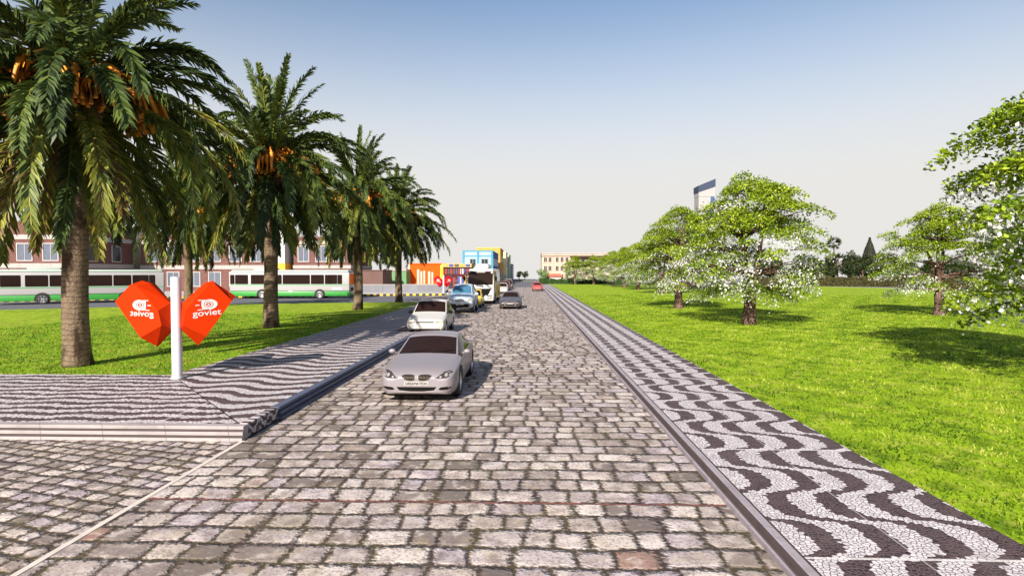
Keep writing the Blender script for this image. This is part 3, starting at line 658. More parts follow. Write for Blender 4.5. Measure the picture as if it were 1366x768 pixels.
def half_section(st):
    y, zt, wt, zs, ws, wm, zb = st; zm = zs*.5+zb*.5+.02
    return [(0, zt+.012), (wt*.6, zt), (wt, zt-.045 if zt-zs > .2 else zt-.02), (ws, zs), (wm, zm), (wm-.035, zb+.10), (wm-.12, zb), (0, zb)]
def car_shell(name, sts, ws_k, rw_k, side, wheels, wr, pmat, gmat, inset=.024, parent=None, crease=.0):
    """body grid -> subdivided -> wheel arches cut -> windows taken out as meshes of their own"""
    bm = bmesh.new(); rows = []
    for st in sts:
        h = half_section(st); r = [bm.verts.new((-x, st[0], z)) for x, z in reversed(h[1:-1])]
        # order: left side bottom .. top .. right side bottom
        left = r; mid = bm.verts.new((0, st[0], h[0][1])); right = [bm.verts.new((x, st[0], z)) for x, z in h[1:-1]]; bot = bm.verts.new((0, st[0], h[-1][1]))
        rows.append(left+[mid]+right+[bot])        # 6 + 1 + 6 + 1 = 14 round the section
    n = len(rows[0])                                # index 0..5 left (sill -> roof), 6 centre, 7..12 right (roof -> sill), 13 bottom
    for k in range(len(rows)-1):
        for j in range(n):
            f = bm.faces.new((rows[k][j], rows[k][(j+1) % n], rows[k+1][(j+1) % n], rows[k+1][j])); mi = 0
            if k in ws_k and j in (4, 5, 6, 7): mi = 1
            if k in rw_k and j in (4, 5, 6, 7): mi = 2
            for i, ks in enumerate(side):
                if k in ks and j == 3: mi = 3+i
                if k in ks and j == 8: mi = 3+len(side)+i
            f.material_index = mi
    for r in (rows[0], rows[-1]):
        fs = []
        for j in range(5): fs.append((r[j], r[j+1], r[11-j], r[12-j]))
        fs.append((r[5], r[6], r[7])); fs.append((r[0], r[12], r[13]))
        for f in fs: bm.faces.new(f).material_index = 0
    bmesh.ops.recalc_face_normals(bm, faces=bm.faces)
    me = bpy.data.meshes.new('shell')
    if crease:
        cl = bm.edges.layers.float.new('crease_edge')
        for e in bm.edges:
            ys_ = [v.co.y for v in e.verts]
            if all(y < sts[0][0]+.01 for y in ys_) or all(y > sts[-1][0]-.01 for y in ys_): e[cl] = crease
        def cr(a, b, v):
            e = bm.edges.get((a, b))
            if e: e[cl] = max(e[cl], v)
        for k in range(len(rows)-1):
            for j, v in ((4, .8), (8, .8), (3, .7), (9, .7), (0, .9), (12, .9), (2, .3), (10, .3)): cr(rows[k][j], rows[k+1][j], v*min(1, crease*1.6))
        for k in (ws_k[0], ws_k[0]+1, rw_k[0], rw_k[0]+1):
            for j in range(3, 9): cr(rows[k][j], rows[k][j+1], .65*min(1, crease*1.8))
    bm.to_mesh(me); bm.free()
    nm = 3+2*len(side); dk = nm
    for i in range(nm+1): me.materials.append(pmat if i == 0 else M['under'] if i == dk else gmat)
    o = bpy.data.objects.new('shell', me); COL.objects.link(o)
    sb = o.modifiers.new('s', 'SUBSURF'); sb.levels = 3; sb.render_levels = 3
    cb = MB()
    for x, y in wheels:
        sx = 1 if x > 0 else -1; cb.lathe([(0, -.19*sx), (wr+.055, -.19*sx), (wr+.055, .4*sx), (0, .4*sx)], 'X', (x, y, wr+.01), 28, dk)
    cm = cb.mesh('cut', [M['under']]*(dk+1)); bm = bmesh.new(); bm.from_mesh(cm); bmesh.ops.remove_doubles(bm, verts=bm.verts, dist=1e-4); bmesh.ops.recalc_face_normals(bm, faces=bm.faces); bm.to_mesh(cm); bm.free()
    c = bpy.data.objects.new('cut', cm); COL.objects.link(c)
    bo = o.modifiers.new('b', 'BOOLEAN'); bo.operation = 'DIFFERENCE'; bo.object = c; bo.solver = 'EXACT'
    bpy.context.view_layer.update()
    me2 = bpy.data.meshes.new_from_object(o.evaluated_get(bpy.context.evaluated_depsgraph_get()))
    bpy.data.objects.remove(o); bpy.data.objects.remove(c)
    bm = bmesh.new(); bm.from_mesh(me2)
    names = {1: 'windscreen', 2: 'rear_window'}
    out = []
    for mi in range(1, nm):
        fs = [f for f in bm.faces if f.material_index == mi]
        if not fs: continue
        bmesh.ops.inset_region(bm, faces=fs, thickness=inset*(1.4 if mi < 3 else 1), depth=-.010, use_even_offset=True)
        inner = [f for f in fs if f.is_valid]
        ring = [f for f in bm.faces if f.material_index == mi and f not in set(inner)]
        for f in ring: f.material_index = 0
        g_ = bmesh.new(); mp = {}
        for f in inner:
            for v in f.verts:
                if v not in mp: mp[v] = g_.verts.new(v.co)
            g_.faces.new([mp[v] for v in f.verts]).smooth = True
        gm = bpy.data.meshes.new(names.get(mi, 'side_window')); g_.to_mesh(gm); g_.free(); gm.materials.append(gmat)
        out.append((names.get(mi, 'side_window'), gm))
        bmesh.ops.delete(bm, geom=inner, context='FACES')
    for f in bm.faces: f.smooth = True; f.material_index = 1 if f.material_index == dk else 0
    bvh = BVHTree.FromBMesh(bm)
    bm.to_mesh(me2); bm.free(); me2.materials.clear(); me2.materials.append(pmat); me2.materials.append(M['under']); me2.name = 'body'
    me2.set_sharp_from_angle(angle=R(48))
    b_ = link(bpy.data.objects.new('body', me2), parent)
    for nme, gm in out: link(bpy.data.objects.new(nme, gm), parent)
    return b_, bvh
def patch(bvh, outline, name, mat, parent, axis='-Y', off=.006, thick=.03, n=10, smooth=True):
    """a plate shaped by an outline, laid on the body's surface and given thickness"""
    m = len(outline); cx = sum(p[0] for p in outline)/m; cz = sum(p[1] for p in outline)/m
    # densify
    pts = []
    for i in range(m):
        a, b = outline[i], outline[(i+1) % m]; k = max(1, int(math.hypot(b[0]-a[0], b[1]-a[1])/.06))
        pts += [(a[0]+(b[0]-a[0])*t/k, a[1]+(b[1]-a[1])*t/k) for t in range(k)]
    m = len(pts)
    if axis == '-Y': o_, d_ = (lambda u, v: Vector((u, -6, v))), Vector((0, 1, 0))
    elif axis == '+X': o_, d_ = (lambda u, v: Vector((3, u, v))), Vector((-1, 0, 0))
    else: o_, d_ = (lambda u, v: Vector((-3, u, v))), Vector((1, 0, 0))
    last = None; vs = []; fs = []
    for k in (0, .4, .75, 1):
        for u, v in ([(cx, cz)] if k == 0 else [(cx+(p[0]-cx)*k, cz+(p[1]-cz)*k) for p in pts]):
            h = bvh.ray_cast(o_(u, v), d_)
            if h[0] is not None: q = h[0]-d_*off; last = q
            else: q = o_(u, v); q = Vector((q.x, last.y, q.z)) if axis == '-Y' else Vector((last.x, q.y, q.z))
            vs.append(q)
    for i in range(m):
        j = (i+1) % m; fs.append((0, 1+i, 1+j)); fs.append((1+i, 1+m+i, 1+m+j, 1+j)); fs.append((1+m+i, 1+2*m+i, 1+2*m+j, 1+m+j))
    base = 1+2*m; e0 = len(vs); vs += [vs[base+i]+d_*(thick+off) for i in range(m)]
    for i in range(m): fs.append((base+i, e0+i, e0+(i+1) % m, base+(i+1) % m))
    b = MB(); b.add(vs, fs); o = b.obj(name, mat, parent); autosmooth(o, 40); return o
def wheel(parent, x, y, r, wd, spokes=7):
    sx = 1 if x > 0 else -1
    b = MB(); b.lathe([(r*.70, -wd*.4*sx), (r*.70, wd*.42*sx), (r*.64, wd*.44*sx), (r*.60, wd*.18*sx), (0.0, wd*.12*sx)], 'X', (0, 0, 0), 24)
    for i in range(spokes):
        a = 2*PI*i/spokes; c, s = math.cos(a), math.sin(a); h = r*.66; w0, w1 = r*.10, r*.07
        b.add([(wd*.30*sx, -s*w0, c*w0), (wd*.30*sx, s*w0, -c*w0), (wd*.40*sx, c*h+s*w1, s*h-c*w1), (wd*.40*sx, c*h-s*w1, s*h+c*w1), (wd*.14*sx, -s*w0, c*w0), (wd*.14*sx, s*w0, -c*w0), (wd*.2*sx, c*h+s*w1, s*h-c*w1), (wd*.2*sx, c*h-s*w1, s*h+c*w1)],
              [(0,1,2,3),(0,3,7,4),(1,5,6,2)])
    b.lathe([(r*.15, wd*.2*sx), (r*.14, wd*.36*sx), (0, wd*.38*sx)], 'X', n=12)
    w_ = b.obj('wheel', M['rim'], parent); autosmooth(w_, 40); w_.location = (x, y, r)
    b = MB(); b.lathe([(r*.68, -wd*.46*sx), (r*.9, -wd*.5*sx), (r, -wd*.36*sx), (r, wd*.36*sx), (r*.9, wd*.5*sx), (r*.70, wd*.45*sx), (r*.68, wd*.3*sx)], 'X', n=30)
    t = b.obj('tyre', M['rubber'], w_); autosmooth(t, 40)
    return w_
def mirror_pair(parent, x, y, z, mat, s=1.0):
    for sx in (-1, 1):
        b = MB(); b.ell((sx*(x+.10*s), y, z), (.115*s, .075*s, .078*s), 14, 8); b.tube([(sx*(x-.06), y+.03, z-.05), (sx*(x+.06), y, z-.03)], .025, 6)
        o = b.obj('wing_mirror', mat, parent, True)
def sym(pts): return [(-x, z) for x, z in pts][::-1]
def rounded(x0, x1, z0, z1, r=.03):
    o = []
    for cx, cz, a0 in ((x1-r, z1-r, 0), (x0+r, z1-r, 90), (x0+r, z0+r, 180), (x1-r, z0+r, 270)):
        for k in range(4): a = R(a0+30*k); o.append((cx+r*math.cos(a), cz+r*math.sin(a)))
    return o

# ---- nearest car: a broad coupe
def make_coupe(name, label, loc, pmat, rz=0, plate='DREAMATION', group=None):
    t = thing(name, label, 'car', loc, rz, group)
    sts = [(-2.41, .60, .50, .53, .66, .66, .26), (-2.33, .70, .60, .62, .80, .82, .19), (-2.05, .80, .66, .72, .87, .915, .17), (-1.5, .87, .73, .79, .89, .93, .17),
           (-1.02, .945, .78, .86, .90, .935, .18), (-.02, 1.335, .66, .90, .90, .935, .18), (.40, 1.375, .65, .915, .90, .935, .18), (.85, 1.35, .64, .93, .905, .935, .18),
           (1.62, 1.09, .62, .945, .89, .935, .19), (2.1, 1.0, .62, .91, .84, .89, .22), (2.41, .93, .55, .82, .72, .76, .32)]
    wh = [(sx*.80, y) for sx in (-1, 1) for y in (-1.45, 1.33)]
    body, bvh = car_shell(name, sts, (4,), (7,), ((4, 5, 6), (7,)), wh, .345, pmat, M['glass'], parent=t, crease=.38)
    for x, y in wh: wheel(t, x, y, .345, .23)
    kid = [(.035, .605), (.05, .655), (.12, .668), (.25, .668), (.34, .652), (.335, .62), (.28, .565), (.2, .54), (.1, .535), (.05, .55)]
    for sgn in (1, -1):
        k_ = kid if sgn > 0 else sym(kid)
        c0 = (sum(p[0] for p in k_)/10, sum(p[1] for p in k_)/10)
        rimo = [(c0[0]+(p[0]-c0[0])*1.08, c0[1]+(p[1]-c0[1])*1.14) for p in k_]
        gr = patch(bvh, rimo, 'grille', pmat, t, off=.008); patch(bvh, k_, 'grille_insert', M['grille'], gr, off=.013)
        hl = [(.42, .588), (.50, .632), (.60, .71), (.72, .735), (.80, .728), (.805, .69), (.75, .62), (.68, .592), (.55, .578)]
        l_ = patch(bvh, hl if sgn > 0 else sym(hl), 'headlight', M['lamp'], t, off=.004)
        for cx, cz, r_ in ((.55, .615, .026), (.67, .655, .036)):
            c_ = [(sgn*(cx+r_*math.cos(a*PI/6)), cz+r_*math.sin(a*PI/6)) for a in range(12)]; patch(bvh, c_, 'bulb', M['lamp_white'], l_, off=.009)
        fi = [(.50, .34), (.56, .385), (.72, .40), (.80, .385), (.78, .355), (.70, .325), (.55, .318)]
        patch(bvh, fi if sgn > 0 else sym(fi), 'air_intake', M['trim'], t, off=.004)
        hd = MB(); hd.box(-.11, .11, -.012, .012, -.014, .014); o = hd.obj('door_handle', pmat, t); o.location = (sgn*.945, .42, .80); o.rotation_euler = (0, 0, R(90)); bevel(o, .006)
        # door shut lines
        for y0 in (-.62, .72): patch(bvh, [(y0, .30), (y0+.010, .30), (y0+.02, .86), (y0+.01, .86)], 'door_seam', M['trim'], t, axis='+X' if sgn > 0 else '-X', off=.002, thick=.01)
    patch(bvh, [(-.46, .39), (.46, .39), (.40, .315), (.15, .29), (-.15, .29), (-.40, .315)], 'lower_intake', M['trim'], t, off=.004)
    patch(bvh, [(-.86, .205), (.86, .205), (.80, .165), (-.80, .165)], 'front_lip', M['trim'], t, off=.012)
    pl = patch(bvh, rounded(-.28, .28, .425, .515, .012), 'number_plate', M['plate'], t, off=.014)
    yy = bvh.ray_cast(Vector((0, -6, .47)), Vector((0, 1, 0)))[0].y-.0175; tl = bvh.ray_cast(Vector((0, -6, .51)), Vector((0, 1, 0)))[0].y-bvh.ray_cast(Vector((0, -6, .43)), Vector((0, 1, 0)))[0].y
    text_mesh(plate, .086, 'plate_lettering', M['ink'], pl, Matrix.Translation((0, yy-.007, .470)) @ Matrix.Rotation(PI/2-math.atan2(tl, .08), 4, 'X'), .004, .92)
    mirror_pair(t, .89, -.66, .97, pmat, .82)
    # wipers
    for x0 in (-.5, .12):
        b = MB(); b.tube([(x0, -.98, .965), (x0+.28, -.88, 1.01), (x0+.50, -.80, 1.035)], .009, 5); b.obj('wiper', M['trim'], t)
    # cabin seen darkly through the glass edge: seats
    return t
# ---- boxy saloon / hatch
def make_saloon(name, label, loc, pmat, rz=0, kind='boxy', group=None, W=.93, detail=True, gm='glass'):
    t = thing(name, label, 'car', loc, rz, group); k = W/.93
    if kind == 'boxy':
        sts = [(-2.08, .70, .72, .64, .84, .86, .30), (-2.02, .735, .74, .67, .87, .90, .24), (-1.6, .82, .76, .74, .885, .92, .22), (-1.15, .90, .77, .81, .89, .925, .22), (-.78, .985, .83, .87, .89, .93, .22),
               (.0, 1.50, .72, .91, .895, .93, .22), (.55, 1.535, .72, .92, .895, .93, .22), (1.15, 1.51, .72, .93, .895, .93, .22), (1.72, 1.06, .72, .94, .88, .92, .24), (2.05, 1.0, .72, .90, .86, .90, .28), (2.12, .92, .70, .84, .84, .86, .34)]
    else:
        sts = [(-2.14, .56, .54, .50, .66, .68, .26), (-2.06, .68, .62, .60, .78, .80, .2), (-1.75, .79, .68, .71, .85, .89, .19), (-1.25, .87, .70, .79, .88, .92, .19), (-.85, .95, .70, .86, .885, .93, .19),
               (-.02, 1.35, .60, .90, .89, .93, .19), (.5, 1.42, .60, .91, .89, .93, .19), (1.0, 1.38, .60, .93, .89, .93, .19), (1.62, 1.07, .64, .94, .87, .92, .2), (1.98, 1.0, .62, .90, .82, .87, .24), (2.15, .92, .55, .80, .7, .74, .32)]
    sts = [(y, zt, wt*k, zs, ws_*k, wm*k, zb) for y, zt, wt, zs, ws_, wm, zb in sts]
    wh = [(sx*(W-.13), y) for sx in (-1, 1) for y in (-1.30, 1.27)]
    body, bvh = car_shell(name, sts, (4,), (7,), ((4, 5), (6, 7)), wh, .31, pmat, M[gm], parent=t, crease=.8 if kind == 'boxy' else .4)
    for x, y in wh: wheel(t, x, y, .31, .2, 8)
    if kind == 'boxy':
        patch(bvh, rounded(-.42*k, .42*k, .585, .635, .02), 'grille', M['trim'], t, off=.004)
        for sg in (1, -1):
            h_ = rounded(.47*k, .70*k, .575, .655, .015); a_ = rounded(.705*k, .83*k, .575, .655, .015)
            patch(bvh, h_ if sg > 0 else sym(h_), 'headlight', M['lamp_white'], t, off=.006); patch(bvh, a_ if sg > 0 else sym(a_), 'indicator', M['amber'], t, off=.006)
        b = patch(bvh, rounded(-.86*k, .86*k, .33, .50, .03), 'bumper', pmat, t, off=.035)
        patch(bvh, rounded(-.24, .24, .36, .45, .01), 'number_plate', M['plate'], b, off=.045)
        patch(bvh, rounded(-.7*k, .7*k, .255, .31, .02), 'lower_intake', M['trim'], t, off=.004)
    else:
        patch(bvh, [(-.36, .60), (.36, .60), (.30, .52), (-.30, .52)], 'grille', M['grille'], t, off=.005)
        for sg in (1, -1):
            h_ = [(.42*k, .57), (.48*k, .63), (.66*k, .68), (.80*k, .70), (.81*k, .64), (.70*k, .575)]
            patch(bvh, h_ if sg > 0 else sym(h_), 'headlight', M['lamp'], t, off=.006)
            f_ = [(.46*k, .30), (.50*k, .40), (.72*k, .41), (.74*k, .31)]
            patch(bvh, f_ if sg > 0 else sym(f_), 'air_intake', M['trim'], t, off=.004)
        patch(bvh, [(-.40, .40), (.40, .40), (.34, .30), (-.34, .30)], 'lower_intake', M['trim'], t, off=.004)
        patch(bvh, rounded(-.25, .25, .435, .515, .01), 'number_plate', M['plate'], t, off=.014)
    for sg in (1, -1):
        for y0 in (-.60, .50): patch(bvh, [(y0, .32), (y0+.010, .32), (y0+.02, .86), (y0+.01, .86)], 'door_seam', M['trim'], t, axis='+X' if sg > 0 else '-X', off=.002, thick=.01)
    mirror_pair(t, .90*k, -.55, .98, M['trim'] if kind == 'boxy' else pmat)
    return t
# ---- tall SUV
def make_suv(name, label, loc, pmat, rz=0):
    t = thing(name, label, 'car', loc, rz)
    sts = [(-2.22, .86, .62, .74, .76, .78, .42), (-2.12, .99, .70, .88, .86, .89, .36), (-1.75, 1.07, .72, .97, .89, .93, .32), (-1.25, 1.14, .74, 1.03, .90, .94, .32), (-.95, 1.20, .75, 1.08, .90, .94, .32),
           (-.25, 1.76, .62, 1.12, .90, .94, .32), (.4, 1.83, .63, 1.13, .90, .94, .32), (1.1, 1.82, .63, 1.14, .90, .94, .32), (1.75, 1.75, .62, 1.15, .89, .94, .32), (2.1, 1.22, .70, 1.10, .87, .92, .34), (2.22, 1.1, .68, .98, .84, .88, .42)]
    wh = [(sx*.80, y) for sx in (-1, 1) for y in (-1.36, 1.34)]
    body, bvh = car_shell(name, sts, (4,), (8,), ((4, 5), (6,), (7,)), wh, .38, pmat, M['glass_blue'], parent=t, crease=.6)
    for x, y in wh: wheel(t, x, y, .38, .25, 6)
    gr = patch(bvh, [(-.36, .90), (.36, .90), (.28, .72), (-.28, .72)], 'grille', M['chrome'], t, off=.008); patch(bvh, [(-.31, .875), (.31, .875), (.24, .74), (-.24, .74)], 'grille_insert', pm('grey grille mesh', (.22, .23, .25), .4, .3, 30), gr, off=.014)
    for sg in (1, -1):
        h_ = [(.50, .76), (.52, .90), (.70, .97), (.83, .96), (.83, .82), (.72, .76)]
        patch(bvh, h_ if sg > 0 else sym(h_), 'headlight', M['lamp_white'], t, off=.006)
        patch(bvh, [(sg*x, z) for x, z in ((.60, .50), (.60, .58), (.76, .58), (.76, .50))][::sg], 'fog_lamp', M['lamp_white'], t, off=.03)
        b = MB(); b.tube([(sg*.60, -.1, 1.86), (sg*.62, .1, 1.90), (sg*.62, 1.5, 1.89), (sg*.60, 1.7, 1.83)], .022, 6); b.obj('roof_rail', M['trim'], t, True)
        for y0 in (-.72, .42): patch(bvh, [(y0, .44), (y0+.010, .44), (y0+.02, 1.08), (y0+.01, 1.08)], 'door_seam', M['trim'], t, axis='+X' if sg > 0 else '-X', off=.002, thick=.01)
    bp = patch(bvh, [(-.86, .60), (.86, .60), (.86, .46), (.5, .38), (-.5, .38), (-.86, .46)], 'bumper', M['trim'], t, off=.02)
    patch(bvh, rounded(-.26, .26, .545, .655, .012), 'number_plate', M['plate'], bp, off=.034)
    mirror_pair(t, .92, -.78, 1.18, pmat, 1.15)
    t.scale = (1.08, 1.0, 1.17)
    return t
P_sil = paint('silver lilac car paint', (.215, .19, .205), .15, .45); P_whi = paint('white car paint', (.46, .44, .42)); P_blu = paint('pale blue car paint', (.42, .48, .55), .05)
P_yel = paint('yellow taxi paint', (.72, .52, .02)); P_gry = paint('dark grey car paint', (.085, .075, .085), .2); P_red = paint('red car paint', (.45, .06, .045)); P_mar = paint('dark maroon car paint', (.12, .025, .04))
make_coupe('coupe', 'silver lilac coupe with twin kidney grilles, nearest car on the cobbled road', (-2.56, 15.30, 0), P_sil)
make_saloon('hatchback', 'boxy white hatchback with dark windscreen directly behind the nearest silver coupe', (-4.9, 28.9, 0), P_whi, 0, 'boxy').scale = (1, 1, 1.06)
make_suv('off_roader', 'pale blue tall off-road car with blue windscreen parked before the white coach', (-5.05, 43.9, 0), P_blu)
make_saloon('taxi', 'yellow car half hidden between the pale blue off-road car and the coach', (-4.92, 50.1, 0), P_yel, 0, 'boxy')
make_saloon('saloon_car', 'dark grey saloon driving alone in the middle of the road beside the coach', (-1.50, 48.6, 0), P_gry, 0, 'round')
make_saloon('saloon_car', 'small red car far off by the right kerb of the road', (1.45, 94.5, 0), P_red, 0, 'round', W=.88)
G_ = 'small cars parked far along the left side'
far0 = make_saloon('parked_car', 'white car just past the rear of the coach', (-3.85, 82.0, 0), P_whi, 0, 'boxy', G_)
def far_car(label, loc, m):
    c = dup(far0); c.location = loc; c['label'] = label
    for ch in kids(c):
        if ch.name.split('.')[0] in ('body', 'bumper'): ch.material_slots[0].link = 'OBJECT'; ch.material_slots[0].material = m
far_car('dark maroon car behind the small white one past the coach', (-4.05, 96.0, 0), P_mar)
far_car('dark grey car at the far end of the parked row, before the grey asphalt', (-3.9, 109.0, 0), P_gry)
far_car('second dark car of the far parked row, between the maroon and the grey one', (-4.2, 102.5, 0), P_mar)
far_car('last tiny white car on the far grey asphalt', (-4.6, 130.0, 0), P_whi)

# ---- coach
def make_coach(loc):
    t = thing('coach', 'white coach with huge dark windscreen, domed roof and yellow side panels', 'coach', loc)
    white = paint('white coach paint', (.55, .53, .51), 0, .4); yel = M['kerb_yellow']; L, Wd = 12.5, 1.27
    # body: rounded front and roof
    prof = [(0, .32), (-.06, .75), (-.02, 1.5), (.10, 2.2), (.34, 3.0), (.62, 3.26), (1.1, 3.38), (12.4, 3.38), (12.5, 3.2), (12.5, .35)]
    b = MB(); n = len(prof)
    hw = [Wd-.04, Wd, Wd, Wd, Wd-.04, Wd-.12, Wd-.14, Wd-.14, Wd-.05, Wd]
    vs = [(-w_, y, z) for (y, z), w_ in zip(prof, hw)]+[(w_, y, z) for (y, z), w_ in zip(prof, hw)]
    b.add(vs, [(i, i+n, (i+1) % n+n, (i+1) % n) for i in range(n)]+[tuple(range(n)), tuple(range(2*n-1, n-1, -1))])
    body = bevel(b.obj('body', white, t), .10, 3)
    bm = bmesh.new(); bm.from_mesh(body.data); bvh = BVHTree.FromBMesh(bm); bm.free()
    patch(bvh, rounded(-1.17, 1.17, 1.86, 3.12, .10), 'windscreen', M['glass'], t, off=.02)
    patch(bvh, rounded(-.42, .42, 3.0, 3.08, .02), 'destination_sign', pm('destination panel', (.34, .30, .28), .5), t, off=.035)
    patch(bvh, [(-1.05, 1.50), (1.05, 1.50), (.72, .86), (-.72, .86)], 'grille', M['trim'], t, off=.01)
    for sg in (1, -1):
        for z0, z1 in ((.74, .84), (.52, .60)):
            p_ = [(.62, z0), (.66, z1), (1.12, z1+.06), (1.14, z0+.06)]; patch(bvh, p_ if sg > 0 else sym(p_), 'headlight', M['lamp'], t, off=.01)
        ax = '+X' if sg > 0 else '-X'
        patch(bvh, rounded(.35, 1.5, 1.75, 3.0, .15), 'side_window', M['glass'], t, axis=ax, off=.012)
        for k in range(7):
            y0 = 1.9+k*1.48; patch(bvh, rounded(y0, y0+1.38, 1.95, 3.0, .08), 'side_window', M['glass'], t, axis=ax, off=.012)
        patch(bvh, [(1.0, 1.45), (2.4, 3.14), (4.6, 3.14), (3.0, 1.75), (2.4, 1.45)], 'yellow_panel', yel, t, axis=ax, off=.02)
        patch(bvh, [(3.2, .42), (3.2, 1.2), (5.2, 1.72), (12.2, 1.72), (12.2, .42)], 'yellow_panel', yel, t, axis=ax, off=.008)
        mb = MB(); mb.tube([(sg*1.1, .5, 3.1), (sg*1.45, -.15, 3.0), (sg*1.48, -.25, 2.75)], .03, 6); mb.ell((sg*1.48, -.25, 2.45), (.11, .08, .28)); mb.obj('wing_mirror', M['trim'], t, True)
        for y in (2.5, 9.2): wheel(t, sg*1.14, y, .50, .28, 8)
    # dark wheel wells are part of the arches
    for sg in (1, -1):
        for y in (2.5, 9.2):
            patch(bvh, [(y+.62*math.cos(a*PI/8), .5+.62*math.sin(a*PI/8)) for a in range(9)]+[(y-.62, .36), (y+.62, .36)], 'wheel_arch', M['under'], t, axis='+X' if sg > 0 else '-X', off=.022)
    b = MB(); b.box(-.70, .70, 1.5, 5.5, 3.36, 3.86); o = bevel(b.obj('roof_unit', pm('silver roof unit', (.55, .55, .56), .4, .12, 3, metal=.3), t), .22, 4)
    return t
make_coach((-4.52, 53.4, 0))

# ---- city buses
def make_bus():
    t = thing('city_bus', '', 'bus', (0, 0, 0), 0, 'green and white city buses on the cross street')
    white = paint('white bus paint', (.34, .325, .33)); grn = pm('bright green bus paint', (.03, .23, .035), .4, .15, 3, coat=.3); pale = pm('pale grey green roof paint', (.34, .40, .36), .5)
    L, hw = 13.6, 1.26
    b = MB(); b.box(0, L, -hw, hw, .86, 3.02); bevel(b.obj('body', white, t), .12, 3)
    b = MB(); b.box(.03, L-.03, -hw-.006, hw+.006, .30, .858); bevel(b.obj('skirt', grn, t), .05, 2)
    b = MB(); b.box(.12, L-.12, -hw+.12, hw-.12, 3.0, 3.30); bevel(b.obj('roof', pale, t), .14, 3)
    b = MB(); b.box(2.5, 5.0, -.7, .7, 3.28, 3.48); bevel(b.obj('roof_unit', pale, t), .06, 2)
    b = MB(); b.box(.1, L-.1, -hw-.012, hw+.012, 1.52, 1.62); b.obj('green_stripe', pm('dull green stripe', (.10, .30, .13), .5), t)
    ws_ = [(.12, .52), (.68, 2.05), (2.45, 4.05), (4.25, 5.85), (6.05, 9.05), (9.25, 10.65), (10.85, 12.15), (12.28, 12.72)]
    for s in (-1, 1):
        for x0, x1 in ws_:
            f = MB(); f.prism(rounded(x0-.05, x1+.05, 1.67, 2.75, .08), s*(hw-.02), s*(hw+.010)); fo = f.obj('window', M['trim'], t)
            p = MB(); p.prism(rounded(x0, x1, 1.72, 2.70, .06), s*hw, s*(hw+.016)); p.obj('pane', M['glass'], fo)
    for s in (-1, 1):
        for x in (3.65, 10.2):
            w_ = wheel(t, s*1.14, 0, .48, .26, 6); w_.rotation_euler = (0, 0, R(90)); w_.location = (x, s*1.20, .48)
            a = MB(); a.prism([(x+.62*math.cos(k*PI/10), .48+.62*math.sin(k*PI/10)) for k in range(11)]+[(x-.62, .29), (x+.62, .29)], s*(hw-.1), s*(hw+.010)); a.obj('wheel_arch', M['under'], t)
    f = MB(); f.box(L-.02, L+.015, -1.1, 1.1, 1.55, 2.85); f.obj('windscreen', M['glass'], t)
    f = MB(); f.box(-.015, .02, -1.0, 1.0, 1.75, 2.75); f.obj('rear_window', M['glass'], t)
    f = MB(); f.box(11.6, 12.8, -hw-.014, -hw, .98, 1.30); f.obj('side_vent', pm('grey side vent', (.33, .33, .38), .5), t)
    f = MB(); f.box(L-.01, L+.03, -.6, .6, .95, 1.25); f.obj('grille', M['trim'], t)
    return t
bus = make_bus()
place(bus, 'green and white city bus seen side-on between the second and third palms', (-34.35, 65.6, 0), R(4))
place(dup(bus), 'green and white city bus at the left edge, its wheel beside the nearest palm trunk', (-49.9, 51.7, 0), R(36))
# ------------------------------------------------------------------ buildings
def wallm(name, c, var=.12): 
    g = G(name); a = g.noise(.6, 4); q = g.xyz(g.pos()); st = g.noise(1.0, 4, g.vec(g.f('MULTIPLY', q[0], 3.0), g.f('MULTIPLY', q[1], 3.0), g.f('MULTIPLY', q[2], .35)))
    col = g.mix(a, tuple(x*(1-var) for x in c), tuple(min(1, x*(1+var)) for x in c)); col = g.mix(g.f('MULTIPLY', g.step(.5, .75, st), .35), col, tuple(x*.6 for x in c))
    return g.set(col, .85, spec=.2)
def brickm(name, c0, c1):
    g = G(name); q = g.xyz(g.pos()); o = g.n('ShaderNodeTexBrick'); g.put(o.inputs[0], g.vec(g.f('ADD', q[0], q[1]), q[2]))
    o.inputs['Color1'].default_value = (*c0, 1); o.inputs['Color2'].default_value = (*c1, 1); o.inputs['Mortar'].default_value = (.17, .145, .14, 1)
    for k, v in (('Scale', 1.0), ('Brick Width', .42), ('Row Height', .14), ('Mortar Size', .012)): o.inputs[k].default_value = v
    col = g.mix(g.f('MULTIPLY', g.noise(.5, 4), .4), o.outputs[0], tuple(x*.55 for x in c0)); return g.set(col, .9, spec=.1)
M['brick'] = brickm('red brown brick', (.12, .045, .038), (.17, .07, .058)); M['darkbrick'] = wallm('dark brown render', (.12, .07, .06))
M['band'] = wallm('pale stone band', (.33, .295, .28)); M['frame'] = wallm('white window frame', (.40, .37, .36)); M['pane'] = glassm('building window glass', (.10, .115, .15), .12, .6)
M['panedark'] = glassm('dark building window glass', (.03, .032, .036), .12, .6); M['roof'] = wallm('grey flat roof', (.26, .25, .25))
